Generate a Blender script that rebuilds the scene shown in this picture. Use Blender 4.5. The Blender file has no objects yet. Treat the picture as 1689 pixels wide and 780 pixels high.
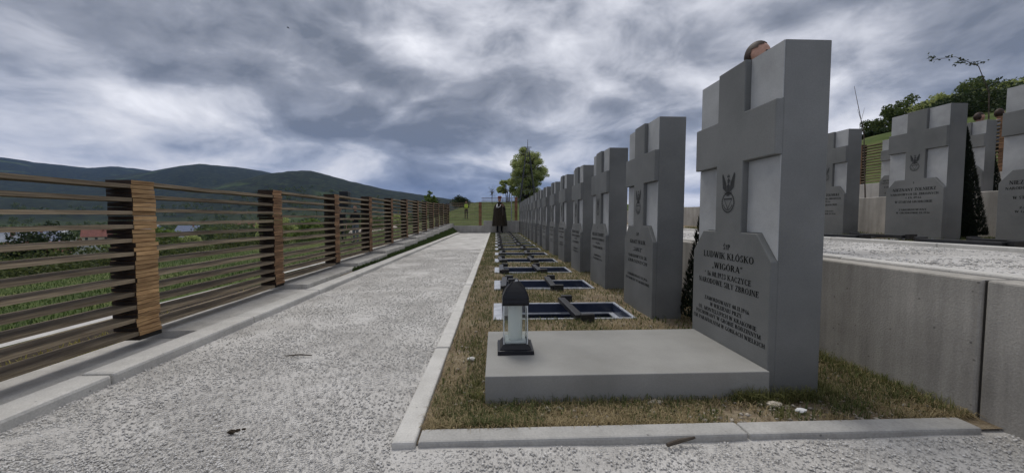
import bpy, bmesh, math, random
import numpy as np
from mathutils import Vector, Matrix

R = math.radians
random.seed(7)
rng = np.random.default_rng(11)
scene = bpy.context.scene
COL = scene.collection

# ------------------------------------------------------------------ camera
cam_data = bpy.data.cameras.new('camera')
cam = bpy.data.objects.new('camera', cam_data)
COL.objects.link(cam)
cam.location = (0, 0, 0.75)
cam.rotation_euler = (R(90 - 2.86), 0, R(-2.447))
cam_data.sensor_width = 36
cam_data.lens = 36 * 620 / 1689
cam_data.clip_start = 0.05
cam_data.clip_end = 20000
scene.camera = cam

# ------------------------------------------------------------------ light
SUN_EL, SUN_AZ = 63, -18           # azimuth measured from +Y towards +X
scene.view_settings.view_transform = 'Standard'
scene.view_settings.look = 'None'
scene.view_settings.gamma = 1
scene.view_settings.use_curve_mapping = False
scene.view_settings.exposure = 0.33
scene.render.engine = 'CYCLES'
scene.cycles.use_denoising = True
scene.cycles.max_bounces = 6
scene.cycles.transparent_max_bounces = 12

world = bpy.data.worlds.new('World')
scene.world = world
world.use_nodes = True
wn, wl = world.node_tree.nodes, world.node_tree.links
wn.clear()


def N(tree, typ, **kw):
    n = tree.nodes.new(typ)
    for k, v in kw.items():
        if k.startswith('i_'):
            key = k[2:]
            n.inputs[int(key) if key.isdigit() else key.replace('_', ' ')].default_value = v
        else:
            setattr(n, k, v)
    return n


def ramp(tree, stops, interp='LINEAR'):
    n = tree.nodes.new('ShaderNodeValToRGB')
    n.color_ramp.interpolation = interp
    e = n.color_ramp.elements
    while len(e) < len(stops):
        e.new(0.5)
    for i, (p, c) in enumerate(stops):
        e[i].position = p
        e[i].color = (c[0], c[1], c[2], 1)
    return n


def math_node(tree, op, a, b=None, c=None, clamp=False):
    n = tree.nodes.new('ShaderNodeMath')
    n.operation = op
    n.use_clamp = clamp
    for i, v in enumerate((a, b, c)):
        if v is None:
            continue
        if isinstance(v, (int, float)):
            n.inputs[i].default_value = v
        else:
            tree.links.new(v, n.inputs[i])
    return n.outputs[0]


def build_sky():
    t = world.node_tree
    out = N(t, 'ShaderNodeOutputWorld')
    bg = N(t, 'ShaderNodeBackground', i_Strength=0.1)
    t.links.new(bg.outputs[0], out.inputs[0])
    sky = N(t, 'ShaderNodeTexSky', sky_type='NISHITA')
    sky.sun_disc = False
    sky.sun_elevation = R(SUN_EL)
    sky.sun_rotation = R(SUN_AZ)
    sky.air_density = 1.2
    sky.dust_density = 2.0
    tc = N(t, 'ShaderNodeTexCoord')
    sep = N(t, 'ShaderNodeSeparateXYZ')
    rot = N(t, 'ShaderNodeMapping', vector_type='POINT')
    rot.inputs['Rotation'].default_value = (0, 0, R(SKY_ROT))
    t.links.new(tc.outputs['Generated'], rot.inputs[0])
    t.links.new(rot.outputs[0], sep.inputs[0])
    zc = math_node(t, 'MAXIMUM', sep.outputs[2], 0.0)
    # flatten the clouds vertically, more so towards the horizon
    zs = math_node(t, 'MULTIPLY', math_node(t, 'POWER', zc, 0.72), SKY_FLAT)
    com = N(t, 'ShaderNodeCombineXYZ')
    t.links.new(sep.outputs[0], com.inputs[0])
    t.links.new(sep.outputs[1], com.inputs[1])
    t.links.new(zs, com.inputs[2])

    def vadd(v, off=None, sock=None, scale=1.0):
        m = N(t, 'ShaderNodeVectorMath', operation='MULTIPLY_ADD')
        if sock is not None:
            t.links.new(sock, m.inputs[0])
            m.inputs[1].default_value = (scale,) * 3
            t.links.new(v, m.inputs[2])
        else:
            t.links.new(v, m.inputs[0])
            m.inputs[1].default_value = (1, 1, 1)
            m.inputs[2].default_value = off
        return m.outputs[0]

    base = vadd(com.outputs[0], off=SKY_OFF)
    warp = N(t, 'ShaderNodeTexNoise', i_Scale=2.8, i_Detail=2.0)
    t.links.new(base, warp.inputs['Vector'])
    p = vadd(base, sock=warp.outputs['Color'], scale=0.25)

    def layer(vec, scale, detail, rough):
        n = N(t, 'ShaderNodeTexNoise', i_Scale=scale, i_Detail=detail, i_Roughness=rough)
        t.links.new(vec, n.inputs['Vector'])
        return n.outputs[0]
    def puffs(vec, scale, detail):
        n = N(t, 'ShaderNodeTexVoronoi', feature='F1', i_Scale=scale, i_Detail=detail)
        t.links.new(vec, n.inputs['Vector'])
        return n.outputs['Distance']
    big = layer(p, 1.5, 2.0, 0.5)
    mid = layer(p, 4.8, 8.0, 0.60)
    up = vadd(p, off=(0.015, 0.0, 0.075))
    midu = layer(up, 4.8, 5.0, 0.56)
    cell = puffs(p, 6.0, 0.0)
    cellu = puffs(up, 6.0, 0.0)
    thick = math_node(t, 'MULTIPLY_ADD', big, 0.95, math_node(t, 'MULTIPLY_ADD', mid, 0.60, -0.275))
    thick = math_node(t, 'MULTIPLY_ADD', cell, -0.10, math_node(t, 'ADD', thick, 0.088))
    # lit tops, dark flat bases
    shade = math_node(t, 'MULTIPLY_ADD', math_node(t, 'SUBTRACT', midu, mid), 0.82, thick)
    shade = math_node(t, 'MULTIPLY_ADD', math_node(t, 'SUBTRACT', cell, cellu), 0.24, shade)
    cr = ramp(t, SKY_RAMP)
    t.links.new(shade, cr.inputs[0])
    # clouds towards the horizon are seen edge-on: bluer bases
    hz = N(t, 'ShaderNodeMapRange')
    hz.interpolation_type = 'SMOOTHSTEP'
    t.links.new(zc, hz.inputs[0])
    hz.inputs[1].default_value = 0.0
    hz.inputs[2].default_value = 0.34
    hz.inputs[3].default_value = 1.0
    hz.inputs[4].default_value = 0.0
    tint = N(t, 'ShaderNodeMix', data_type='RGBA', blend_type='MULTIPLY')
    dk = N(t, 'ShaderNodeMapRange')
    t.links.new(shade, dk.inputs[0])
    dk.inputs[1].default_value = 0.40
    dk.inputs[2].default_value = 0.60
    t.links.new(math_node(t, 'MULTIPLY', hz.outputs[0], dk.outputs[0]), tint.inputs['Factor'])
    t.links.new(cr.outputs[0], tint.inputs['A'])
    tint.inputs['B'].default_value = (0.84, 0.94, 1.08, 1)
    cl10 = N(t, 'ShaderNodeMix', data_type='RGBA', blend_type='MULTIPLY')
    cl10.inputs['Factor'].default_value = 1
    t.links.new(tint.outputs['Result'], cl10.inputs['A'])
    cl10.inputs['B'].default_value = (SKY_GAIN, SKY_GAIN, SKY_GAIN, 1)
    cov = N(t, 'ShaderNodeMapRange')
    t.links.new(thick, cov.inputs[0])
    cov.inputs[1].default_value = 0.08
    cov.inputs[2].default_value = 0.20
    mx = N(t, 'ShaderNodeMix', data_type='RGBA')
    t.links.new(cov.outputs[0], mx.inputs['Factor'])
    t.links.new(sky.outputs[0], mx.inputs['A'])
    t.links.new(cl10.outputs['Result'], mx.inputs['B'])
    t.links.new(mx.outputs['Result'], bg.inputs[0])


SKY_OFF = (9.1, 8.7, 2.6)
SKY_FLAT = 1.95
SKY_ROT = 93
SKY_RAMP = [(0.31, (0.74, 0.75, 0.80)), (0.42, (0.55, 0.565, 0.62)), (0.52, (0.395, 0.412, 0.468)),
            (0.61, (0.25, 0.271, 0.322)), (0.74, (0.145, 0.166, 0.208))]
SKY_GAIN = 10.0
HAZE = 0.00006
build_sky()

sun_d = bpy.data.lights.new('sun', 'SUN')
sun_d.energy = 1.5
sun_d.angle = R(25)
sun_d.color = (1.0, 0.96, 0.9)
sun = bpy.data.objects.new('sun', sun_d)
COL.objects.link(sun)
_d = Vector((math.sin(R(SUN_AZ)) * math.cos(R(SUN_EL)), math.cos(R(SUN_AZ)) * math.cos(R(SUN_EL)), math.sin(R(SUN_EL))))
sun.rotation_euler = _d.to_track_quat('Z', 'Y').to_euler()
sun.location = (0, 0, 30)


# ------------------------------------------------------------------ materials
def new_mat(name):
    m = bpy.data.materials.new(name)
    m.use_nodes = True
    t = m.node_tree
    b = t.nodes['Principled BSDF']
    return m, t, b


def noise_mat(name, c1, c2, scale=8, rough=0.8, detail=6, bump=0.0, bump_scale=None, lo=0.35, hi=0.65,
              speck=None, island=0.0, obj=0.0, coord='Object', spec=0.3, stretch=None, metallic=0.0, third=None):
    """two-colour noise material with optional fine speckle, per-island / per-object variation and bump"""
    m, t, b = new_mat(name)
    tc = N(t, 'ShaderNodeTexCoord')
    vec = N(t, 'ShaderNodeNewGeometry').outputs['Position'] if coord == 'Position' else tc.outputs[coord]
    if stretch:
        mp = N(t, 'ShaderNodeMapping')
        mp.inputs['Scale'].default_value = stretch
        t.links.new(vec, mp.inputs[0])
        vec = mp.outputs[0]
    n1 = N(t, 'ShaderNodeTexNoise', i_Scale=scale, i_Detail=detail, i_Roughness=0.6)
    t.links.new(vec, n1.inputs['Vector'])
    stops = [(lo, c1), (hi, c2)] if third is None else [(lo, c1), ((lo + hi) / 2, c2), (hi, third)]
    r = ramp(t, stops)
    t.links.new(n1.outputs[0], r.inputs[0])
    col = r.outputs[0]
    if speck:
        s_scale, s_amt = speck
        n2 = N(t, 'ShaderNodeTexNoise', i_Scale=s_scale, i_Detail=2.0, i_Roughness=0.7)
        t.links.new(vec, n2.inputs['Vector'])
        f = math_node(t, 'MULTIPLY_ADD', n2.outputs[0], 2 * s_amt, 1 - s_amt)
        mm = N(t, 'ShaderNodeVectorMath', operation='SCALE')
        t.links.new(col, mm.inputs[0])
        t.links.new(f, mm.inputs['Scale'])
        col = mm.outputs[0]
    if island or obj:
        if island:
            rnd = N(t, 'ShaderNodeNewGeometry').outputs['Random Per Island']
            amt = island
        else:
            rnd = N(t, 'ShaderNodeObjectInfo').outputs['Random']
            amt = obj
        f = math_node(t, 'MULTIPLY_ADD', rnd, 2 * amt, 1 - amt)
        mm = N(t, 'ShaderNodeVectorMath', operation='SCALE')
        t.links.new(col, mm.inputs[0])
        t.links.new(f, mm.inputs['Scale'])
        col = mm.outputs[0]
    t.links.new(col, b.inputs['Base Color'])
    b.inputs['Roughness'].default_value = rough
    b.inputs['Specular IOR Level'].default_value = spec
    b.inputs['Metallic'].default_value = metallic
    if bump:
        n3 = N(t, 'ShaderNodeTexNoise', i_Scale=bump_scale or scale * 6, i_Detail=5.0, i_Roughness=0.65)
        t.links.new(vec, n3.inputs['Vector'])
        bp = N(t, 'ShaderNodeBump', i_Strength=1.0, i_Distance=bump)
        t.links.new(n3.outputs[0], bp.inputs['Height'])
        t.links.new(bp.outputs[0], b.inputs['Normal'])
    return m


def plain(name, c, rough=0.6, spec=0.3, metallic=0.0):
    m, t, b = new_mat(name)
    b.inputs['Base Color'].default_value = (*c, 1)
    b.inputs['Roughness'].default_value = rough
    b.inputs['Specular IOR Level'].default_value = spec
    b.inputs['Metallic'].default_value = metallic
    return m


def leaf_mat(name, c1, c2, trans=0.35):
    m, t, b = new_mat(name)
    rnd = N(t, 'ShaderNodeNewGeometry').outputs['Random Per Island']
    r = ramp(t, [(0.0, c1), (1.0, c2)])
    t.links.new(rnd, r.inputs[0])
    t.links.new(r.outputs[0], b.inputs['Base Color'])
    b.inputs['Roughness'].default_value = 0.65
    b.inputs['Specular IOR Level'].default_value = 0.2
    tr = N(t, 'ShaderNodeBsdfTranslucent')
    t.links.new(r.outputs[0], tr.inputs[0])
    mx = N(t, 'ShaderNodeMixShader', i_0=trans)
    t.links.new(b.outputs[0], mx.inputs[1])
    t.links.new(tr.outputs[0], mx.inputs[2])
    t.links.new(mx.outputs[0], t.nodes['Material Output'].inputs[0])
    return m


def concrete_mat(name, c1, c2, streak=0.25, bump=0.0015):
    """cast concrete: blotches, vertical weather streaks and small air holes"""
    m, t, b = new_mat(name)
    geo = N(t, 'ShaderNodeNewGeometry')
    pos = geo.outputs['Position']
    n1 = N(t, 'ShaderNodeTexNoise', i_Scale=2.2, i_Detail=7.0, i_Roughness=0.62)
    t.links.new(pos, n1.inputs['Vector'])
    r = ramp(t, [(0.3, c1), (0.7, c2)])
    t.links.new(n1.outputs[0], r.inputs[0])
    mp = N(t, 'ShaderNodeMapping')
    mp.inputs['Scale'].default_value = (7, 7, 0.5)
    t.links.new(pos, mp.inputs[0])
    n2 = N(t, 'ShaderNodeTexNoise', i_Scale=1.6, i_Detail=4.0, i_Roughness=0.6)
    t.links.new(mp.outputs[0], n2.inputs['Vector'])
    mr = N(t, 'ShaderNodeMapRange')
    t.links.new(n2.outputs[0], mr.inputs[0])
    mr.inputs[1].default_value = 0.35
    mr.inputs[2].default_value = 0.7
    mr.inputs[3].default_value = 1.0
    mr.inputs[4].default_value = 1.0 - streak
    vo = N(t, 'ShaderNodeTexVoronoi', i_Scale=16.0)
    t.links.new(pos, vo.inputs['Vector'])
    hole = N(t, 'ShaderNodeMapRange')
    t.links.new(vo.outputs['Distance'], hole.inputs[0])
    hole.inputs[1].default_value = 0.05
    hole.inputs[2].default_value = 0.09
    hole.inputs[3].default_value = 0.55
    hole.inputs[4].default_value = 1.0
    f = math_node(t, 'MULTIPLY', mr.outputs[0], hole.outputs[0])
    n4 = N(t, 'ShaderNodeTexNoise', i_Scale=140.0, i_Detail=3.0)
    t.links.new(pos, n4.inputs['Vector'])
    f = math_node(t, 'MULTIPLY', f, math_node(t, 'MULTIPLY_ADD', n4.outputs[0], 0.5, 0.75))
    mm = N(t, 'ShaderNodeVectorMath', operation='SCALE')
    t.links.new(r.outputs[0], mm.inputs[0])
    t.links.new(f, mm.inputs['Scale'])
    t.links.new(mm.outputs[0], b.inputs['Base Color'])
    b.inputs['Roughness'].default_value = 0.88
    b.inputs['Specular IOR Level'].default_value = 0.25
    bp = N(t, 'ShaderNodeBump', i_Strength=0.8, i_Distance=bump)
    t.links.new(n4.outputs[0], bp.inputs['Height'])
    t.links.new(bp.outputs[0], b.inputs['Normal'])
    return m


def glass_mat(name):
    m, t, b = new_mat(name)
    tr = N(t, 'ShaderNodeBsdfTransparent')
    tr.inputs[0].default_value = (0.975, 0.99, 0.985, 1)
    gl = N(t, 'ShaderNodeBsdfGlossy', i_Roughness=0.03)
    fr = N(t, 'ShaderNodeFresnel', i_IOR=1.5)
    f = math_node(t, 'MULTIPLY_ADD', fr.outputs[0], 0.6, 0.0)
    mx = N(t, 'ShaderNodeMixShader')
    t.links.new(f, mx.inputs[0])
    t.links.new(tr.outputs[0], mx.inputs[1])
    t.links.new(gl.outputs[0], mx.inputs[2])
    t.links.new(mx.outputs[0], t.nodes['Material Output'].inputs[0])
    return m


def ground_mat(name, cols, scales, bump, bump_scale, rough=0.95):
    """soil / gravel sheet: three colours mixed by a coarse and a fine noise in world space"""
    m, t, b = new_mat(name)
    pos = N(t, 'ShaderNodeNewGeometry').outputs['Position']
    n1 = N(t, 'ShaderNodeTexNoise', i_Scale=scales[0], i_Detail=5.0, i_Roughness=0.6)
    n2 = N(t, 'ShaderNodeTexNoise', i_Scale=scales[1], i_Detail=6.0, i_Roughness=0.72)
    for n in (n1, n2):
        t.links.new(pos, n.inputs['Vector'])
    v = math_node(t, 'MULTIPLY_ADD', n1.outputs[0], 0.55, math_node(t, 'MULTIPLY', n2.outputs[0], 0.45))
    r = ramp(t, [(0.36, cols[0]), (0.5, cols[1]), (0.62, cols[2])])
    t.links.new(v, r.inputs[0])
    t.links.new(r.outputs[0], b.inputs['Base Color'])
    b.inputs['Roughness'].default_value = rough
    b.inputs['Specular IOR Level'].default_value = 0.15
    n3 = N(t, 'ShaderNodeTexNoise', i_Scale=bump_scale, i_Detail=4.0, i_Roughness=0.7)
    t.links.new(pos, n3.inputs['Vector'])
    bp = N(t, 'ShaderNodeBump', i_Strength=1.0, i_Distance=bump)
    t.links.new(n3.outputs[0], bp.inputs['Height'])
    t.links.new(bp.outputs[0], b.inputs['Normal'])
    return m


M = {}
M['granite'] = noise_mat('granite', (0.118, 0.121, 0.116), (0.186, 0.188, 0.18), 1.6, 0.6, detail=9, speck=(170, 0.20), bump=0.0004, bump_scale=300, coord='Position')
M['granite_light'] = noise_mat('granite_light', (0.30, 0.304, 0.30), (0.41, 0.414, 0.41), 4.0, 0.7, speck=(160, 0.14), bump=0.0004, bump_scale=300, coord='Position')
M['slab'] = noise_mat('slab', (0.21, 0.206, 0.19), (0.30, 0.295, 0.275), 1.8, 0.6, detail=9, speck=(170, 0.16), bump=0.0004, bump_scale=260, coord='Position')
M['letter'] = plain('engraved_black', (0.006, 0.006, 0.006), 0.9, 0.1)
M['emblem'] = plain('engraved_grey', (0.035, 0.036, 0.036), 0.7)
M['wall'] = concrete_mat('wall_concrete', (0.34, 0.32, 0.285), (0.53, 0.50, 0.45), 0.34)
M['plinth'] = concrete_mat('plinth_concrete', (0.42, 0.40, 0.365), (0.57, 0.55, 0.51), 0.25)
M['kerb'] = concrete_mat('kerb_concrete', (0.48, 0.465, 0.43), (0.62, 0.605, 0.57), 0.14, 0.001)
M['kerb_dark'] = concrete_mat('kerb_concrete_grey', (0.33, 0.32, 0.30), (0.44, 0.43, 0.405), 0.15, 0.001)
M['joint'] = plain('joint_filler', (0.04, 0.037, 0.032), 0.95)
M['gravel'] = ground_mat('gravel_bed', [(0.33, 0.315, 0.295), (0.48, 0.465, 0.44), (0.61, 0.595, 0.57)], (2.2, 130), 0.0022, 190)
M['pebble'] = noise_mat('pebble', (0.44, 0.425, 0.40), (0.60, 0.585, 0.555), 40, 0.9, island=0.24, coord='Position')
M['soil_stone'] = noise_mat('soil_stone', (0.22, 0.19, 0.15), (0.42, 0.38, 0.32), 40, 0.9, island=0.3, coord='Position')
M['soil'] = ground_mat('plot_soil', [(0.10, 0.075, 0.047), (0.205, 0.16, 0.105), (0.33, 0.275, 0.195)], (3.5, 60), 0.012, 55)
M['straw'] = leaf_mat('dry_grass_blades', (0.19, 0.145, 0.075), (0.40, 0.325, 0.18), 0.2)
M['grass'] = leaf_mat('green_grass_blades', (0.045, 0.065, 0.020), (0.135, 0.15, 0.05), 0.25)
M['lush'] = leaf_mat('lawn_blades', (0.035, 0.062, 0.016), (0.085, 0.13, 0.034), 0.25)
M['navy'] = noise_mat('navy_steel', (0.026, 0.034, 0.060), (0.045, 0.055, 0.088), 6, 0.25, spec=0.5, coord='Position')
M['zinc'] = noise_mat('zinc_rim', (0.30, 0.32, 0.36), (0.48, 0.50, 0.54), 14, 0.5, coord='Position', metallic=0.2)
M['black_steel'] = noise_mat('black_steel', (0.012, 0.012, 0.013), (0.028, 0.028, 0.03), 20, 0.42, spec=0.5, coord='Position')
M['black_plastic'] = plain('black_plastic', (0.008, 0.008, 0.010), 0.38, 0.35)
M['silver'] = plain('silver_cap', (0.5, 0.5, 0.5), 0.3, 0.5, 0.8)
M['glass'] = glass_mat('lantern_glass')
M['cup'] = leaf_mat('frosted_cup', (0.93, 0.95, 0.93), (0.95, 0.97, 0.95), 0.5)
M['wax'] = plain('white_wax', (0.86, 0.86, 0.80), 0.5)
M['wax_clear'] = noise_mat('frosted_candle_cup', (0.55, 0.58, 0.57), (0.68, 0.70, 0.69), 9, 0.4)
M['rail_wood'] = noise_mat('weathered_board', (0.12, 0.092, 0.062), (0.37, 0.295, 0.20), 3.0, 0.85, detail=8, obj=0.30, stretch=(9, 1.2, 40), bump=0.002, bump_scale=14)
M['rail_wood_x'] = noise_mat('weathered_board_cross', (0.12, 0.092, 0.062), (0.37, 0.295, 0.20), 3.0, 0.85, detail=8, obj=0.30, stretch=(1.2, 9, 40), bump=0.002, bump_scale=14)
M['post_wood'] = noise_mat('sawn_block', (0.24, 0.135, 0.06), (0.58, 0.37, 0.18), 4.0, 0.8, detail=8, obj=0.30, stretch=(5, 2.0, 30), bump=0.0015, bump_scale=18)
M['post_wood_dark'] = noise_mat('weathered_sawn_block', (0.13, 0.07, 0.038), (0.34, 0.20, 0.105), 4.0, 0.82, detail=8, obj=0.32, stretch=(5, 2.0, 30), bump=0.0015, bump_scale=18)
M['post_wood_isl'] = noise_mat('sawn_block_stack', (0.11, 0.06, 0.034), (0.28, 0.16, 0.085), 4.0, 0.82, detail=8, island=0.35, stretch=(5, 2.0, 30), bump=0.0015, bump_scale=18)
M['post_red'] = noise_mat('reddish_block_stack', (0.16, 0.075, 0.045), (0.30, 0.155, 0.09), 4.0, 0.82, detail=8, island=0.3, stretch=(5, 2.0, 30))
M['shaded_side'] = noise_mat('dark_shaded_side', (0.014, 0.010, 0.008), (0.045, 0.026, 0.016), 9, 0.8, stretch=(3, 3, 30))  # deep shade between boards, painted onto the camera-facing post sides
M['dark_foot'] = plain('dark_foot_board', (0.02, 0.017, 0.014), 0.9)  # near-black tone for the lowest board of the near posts
M['bark'] = noise_mat('bark', (0.045, 0.036, 0.028), (0.11, 0.09, 0.07), 12, 0.95, bump=0.01, bump_scale=30)
M['leaf_willow'] = leaf_mat('willow_leaves', (0.22, 0.26, 0.09), (0.46, 0.50, 0.21), 0.55)
M['leaf_fresh'] = leaf_mat('fresh_leaves', (0.10, 0.15, 0.03), (0.20, 0.27, 0.07), 0.4)
M['leaf_mid'] = leaf_mat('mid_leaves', (0.045, 0.072, 0.024), (0.13, 0.16, 0.05), 0.35)
M['leaf_dark'] = leaf_mat('dark_leaves', (0.018, 0.032, 0.014), (0.05, 0.07, 0.026), 0.25)
M['leaf_scrub'] = leaf_mat('scrub_leaves', (0.022, 0.034, 0.012), (0.12, 0.14, 0.045), 0.35)
M['thuja'] = leaf_mat('conifer_scales', (0.004, 0.008, 0.004), (0.011, 0.019, 0.009), 0.1)
M['skin'] = noise_mat('skin', (0.42, 0.235, 0.165), (0.50, 0.29, 0.21), 20, 0.55)
M['hair'] = noise_mat('brown_hair', (0.022, 0.012, 0.008), (0.05, 0.028, 0.016), 60, 0.6, stretch=(1, 1, 0.2))
M['hair_fair'] = noise_mat('fair_hair', (0.20, 0.12, 0.06), (0.32, 0.21, 0.11), 60, 0.6)
M['dark_cloth'] = noise_mat('dark_cloth', (0.010, 0.010, 0.012), (0.022, 0.022, 0.026), 30, 0.9)
M['grey_cloth'] = noise_mat('grey_cloth', (0.10, 0.11, 0.13), (0.16, 0.17, 0.19), 30, 0.9)
M['cape'] = noise_mat('brown_wool', (0.020, 0.015, 0.010), (0.040, 0.030, 0.020), 25, 0.95)
M['hivis'] = plain('hi_vis_yellow', (0.55, 0.75, 0.05), 0.6)
M['white_cloth'] = plain('white_cloth', (0.72, 0.72, 0.70), 0.8)
M['felt_red'] = plain('brown_red_felt', (0.12, 0.04, 0.03), 0.9)


# ------------------------------------------------------------------ mesh helpers
class MB:
    """collects geometry, links it as one mesh object"""
    def __init__(self):
        self.v, self.f, self.mi = [], [], []

    def face(self, idx, m=0):
        self.f.append(idx)
        self.mi.append(m)

    def box(self, x0, x1, y0, y1, z0, z1, m=0):
        n = len(self.v)
        self.v += [(x0, y0, z0), (x1, y0, z0), (x1, y1, z0), (x0, y1, z0), (x0, y0, z1), (x1, y0, z1), (x1, y1, z1), (x0, y1, z1)]
        for q in ((0, 3, 2, 1), (4, 5, 6, 7), (0, 1, 5, 4), (1, 2, 6, 5), (2, 3, 7, 6), (3, 0, 4, 7)):
            self.face([n + i for i in q], m)
        return self

    def frustum(self, cx, cy, z0, z1, hx0, hy0, hx1, hy1, m=0, cap=True):
        n = len(self.v)
        for z, hx, hy in ((z0, hx0, hy0), (z1, hx1, hy1)):
            self.v += [(cx - hx, cy - hy, z), (cx + hx, cy - hy, z), (cx + hx, cy + hy, z), (cx - hx, cy + hy, z)]
        qs = [(0, 1, 5, 4), (1, 2, 6, 5), (2, 3, 7, 6), (3, 0, 4, 7)]
        if cap:
            qs += [(0, 3, 2, 1), (4, 5, 6, 7)]
        for q in qs:
            self.face([n + i for i in q], m)
        return self

    def tube(self, pts, radii, seg=8, m=0, cap=True):
        pts = [Vector(p) for p in pts]
        if isinstance(radii, (int, float)):
            radii = [radii] * len(pts)
        n0 = len(self.v)
        for i, p in enumerate(pts):
            d = (pts[min(i + 1, len(pts) - 1)] - pts[max(i - 1, 0)]).normalized()
            a = d.cross(Vector((0, 0, 1)))
            if a.length < 1e-3:
                a = d.cross(Vector((0, 1, 0)))
            a.normalize()
            b = d.cross(a)
            for k in range(seg):
                t = 2 * math.pi * k / seg
                self.v.append(tuple(p + (a * math.cos(t) + b * math.sin(t)) * radii[i]))
        for i in range(len(pts) - 1):
            for k in range(seg):
                k2 = (k + 1) % seg
                self.face([n0 + i * seg + k, n0 + i * seg + k2, n0 + (i + 1) * seg + k2, n0 + (i + 1) * seg + k], m)
        if cap:
            self.face([n0 + k for k in range(seg)][::-1], m)
            self.face([n0 + (len(pts) - 1) * seg + k for k in range(seg)], m)
        return self

    def loft(self, rings, m=0, cap=True):
        """rings: list of equal-length point lists"""
        n0, s = len(self.v), len(rings[0])
        for r in rings:
            self.v += [tuple(p) for p in r]
        for i in range(len(rings) - 1):
            for k in range(s):
                k2 = (k + 1) % s
                self.face([n0 + i * s + k, n0 + i * s + k2, n0 + (i + 1) * s + k2, n0 + (i + 1) * s + k], m)
        if cap:
            self.face([n0 + k for k in range(s)][::-1], m)
            self.face([n0 + (len(rings) - 1) * s + k for k in range(s)], m)
        return self

    def prism_x(self, poly, x0, x1, m=0, back=True):
        """poly in (y, z), extruded from x0 (front) to x1"""
        n, k = len(self.v), len(poly)
        self.v += [(x0, y, z) for y, z in poly] + [(x1, y, z) for y, z in poly]
        self.face([n + i for i in range(k)][::-1], m)
        if back:
            self.face([n + k + i for i in range(k)], m)
        for i in range(k):
            j = (i + 1) % k
            self.face([n + i, n + j, n + k + j, n + k + i], m)
        return self

    def mesh(self, name):
        me = bpy.data.meshes.new(name)
        me.from_pydata(self.v, [], self.f)
        if any(self.mi):
            me.polygons.foreach_set('material_index', self.mi)
        bm = bmesh.new()
        bm.from_mesh(me)
        bmesh.ops.recalc_face_normals(bm, faces=bm.faces)
        bm.to_mesh(me)
        bm.free()
        return me

    def build(self, name, mats, parent=None, smooth=False, bevel=0.0, loc=None):
        return obj(name, self.mesh(name), mats, parent, smooth, bevel, loc)


def obj(name, me, mats, parent=None, smooth=False, bevel=0.0, loc=None):
    if not isinstance(mats, (list, tuple)):
        mats = [mats]
    if len(me.materials) == 0:
        for m in mats:
            me.materials.append(m)
    o = bpy.data.objects.new(name, me)
    COL.objects.link(o)
    if parent:
        o.parent = parent
    if loc:
        o.location = loc
    if smooth:
        me.polygons.foreach_set('use_smooth', [True] * len(me.polygons))
    if bevel:
        b = o.modifiers.new('bevel', 'BEVEL')
        b.width = bevel
        b.segments = 2
        b.limit_method = 'ANGLE'
    return o


def np_mesh(name, v, f):
    """v (n,3), f (m,k) -> mesh, fast"""
    me = bpy.data.meshes.new(name)
    k = f.shape[1]
    me.vertices.add(len(v))
    me.vertices.foreach_set('co', np.ascontiguousarray(v, dtype=np.float32).ravel())
    me.loops.add(f.size)
    me.loops.foreach_set('vertex_index', np.ascontiguousarray(f, dtype=np.int32).ravel())
    me.polygons.add(len(f))
    me.polygons.foreach_set('loop_start', np.arange(0, f.size, k, dtype=np.int32))
    me.polygons.foreach_set('loop_total', np.full(len(f), k, dtype=np.int32))
    me.update()
    me.validate()
    return me


def thing(name, label, cat, loc=(0, 0, 0), rotz=0.0, group=None):
    o = bpy.data.objects.new(name, None)
    COL.objects.link(o)
    o.empty_display_size = 0.2
    o.location = loc
    o.rotation_euler = (0, 0, rotz)
    return tag(o, label, cat, group)


def tag(o, label=None, cat=None, group=None, kind=None):
    if label:
        o['label'] = label
    if cat:
        o['category'] = cat
    if group:
        o['group'] = group
    if kind:
        o['kind'] = kind
    return o


def dup(root, loc, label, rotz=None, scale=None, group=None, skip=()):
    r = root.copy()
    COL.objects.link(r)
    r.location = loc
    if rotz is not None:
        r.rotation_euler = (0, 0, rotz)
    if scale:
        r.scale = (scale,) * 3 if isinstance(scale, (int, float)) else scale
    r['label'] = label
    if group:
        r['group'] = group
    for ch in list(root.children):
        if ch.name.split('.')[0] in skip:
            continue
        c = ch.copy()
        COL.objects.link(c)
        c.parent = r
        for g in list(ch.children):
            d = g.copy()
            COL.objects.link(d)
            d.parent = c
    return r


def smooth01(a, b, x):
    t = np.clip((x - a) / (b - a), 0, 1)
    return t * t * (3 - 2 * t)


def vnoise(x, y, seed=0):
    """cheap value noise on arrays"""
    xi, yi = np.floor(x).astype(int), np.floor(y).astype(int)
    xf, yf = x - xi, y - yi
    u, v = xf * xf * (3 - 2 * xf), yf * yf * (3 - 2 * yf)

    def h(a, b):
        n = (a * 374761393 + b * 668265263 + seed * 974634777) & 0x7fffffff
        n = ((n ^ (n >> 13)) * 1274126177) & 0x7fffffff
        return (n ^ (n >> 16)) / 0x7fffffff
    return (h(xi, yi) * (1 - u) + h(xi + 1, yi) * u) * (1 - v) + (h(xi, yi + 1) * (1 - u) + h(xi + 1, yi + 1) * u) * v


def fbm(x, y, o=4, seed=0):
    s, a, t = 0, 1, 0
    for i in range(o):
        s = s + a * vnoise(x * 2 ** i, y * 2 ** i, seed + i)
        t += a
        a *= 0.5
    return s / t


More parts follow.
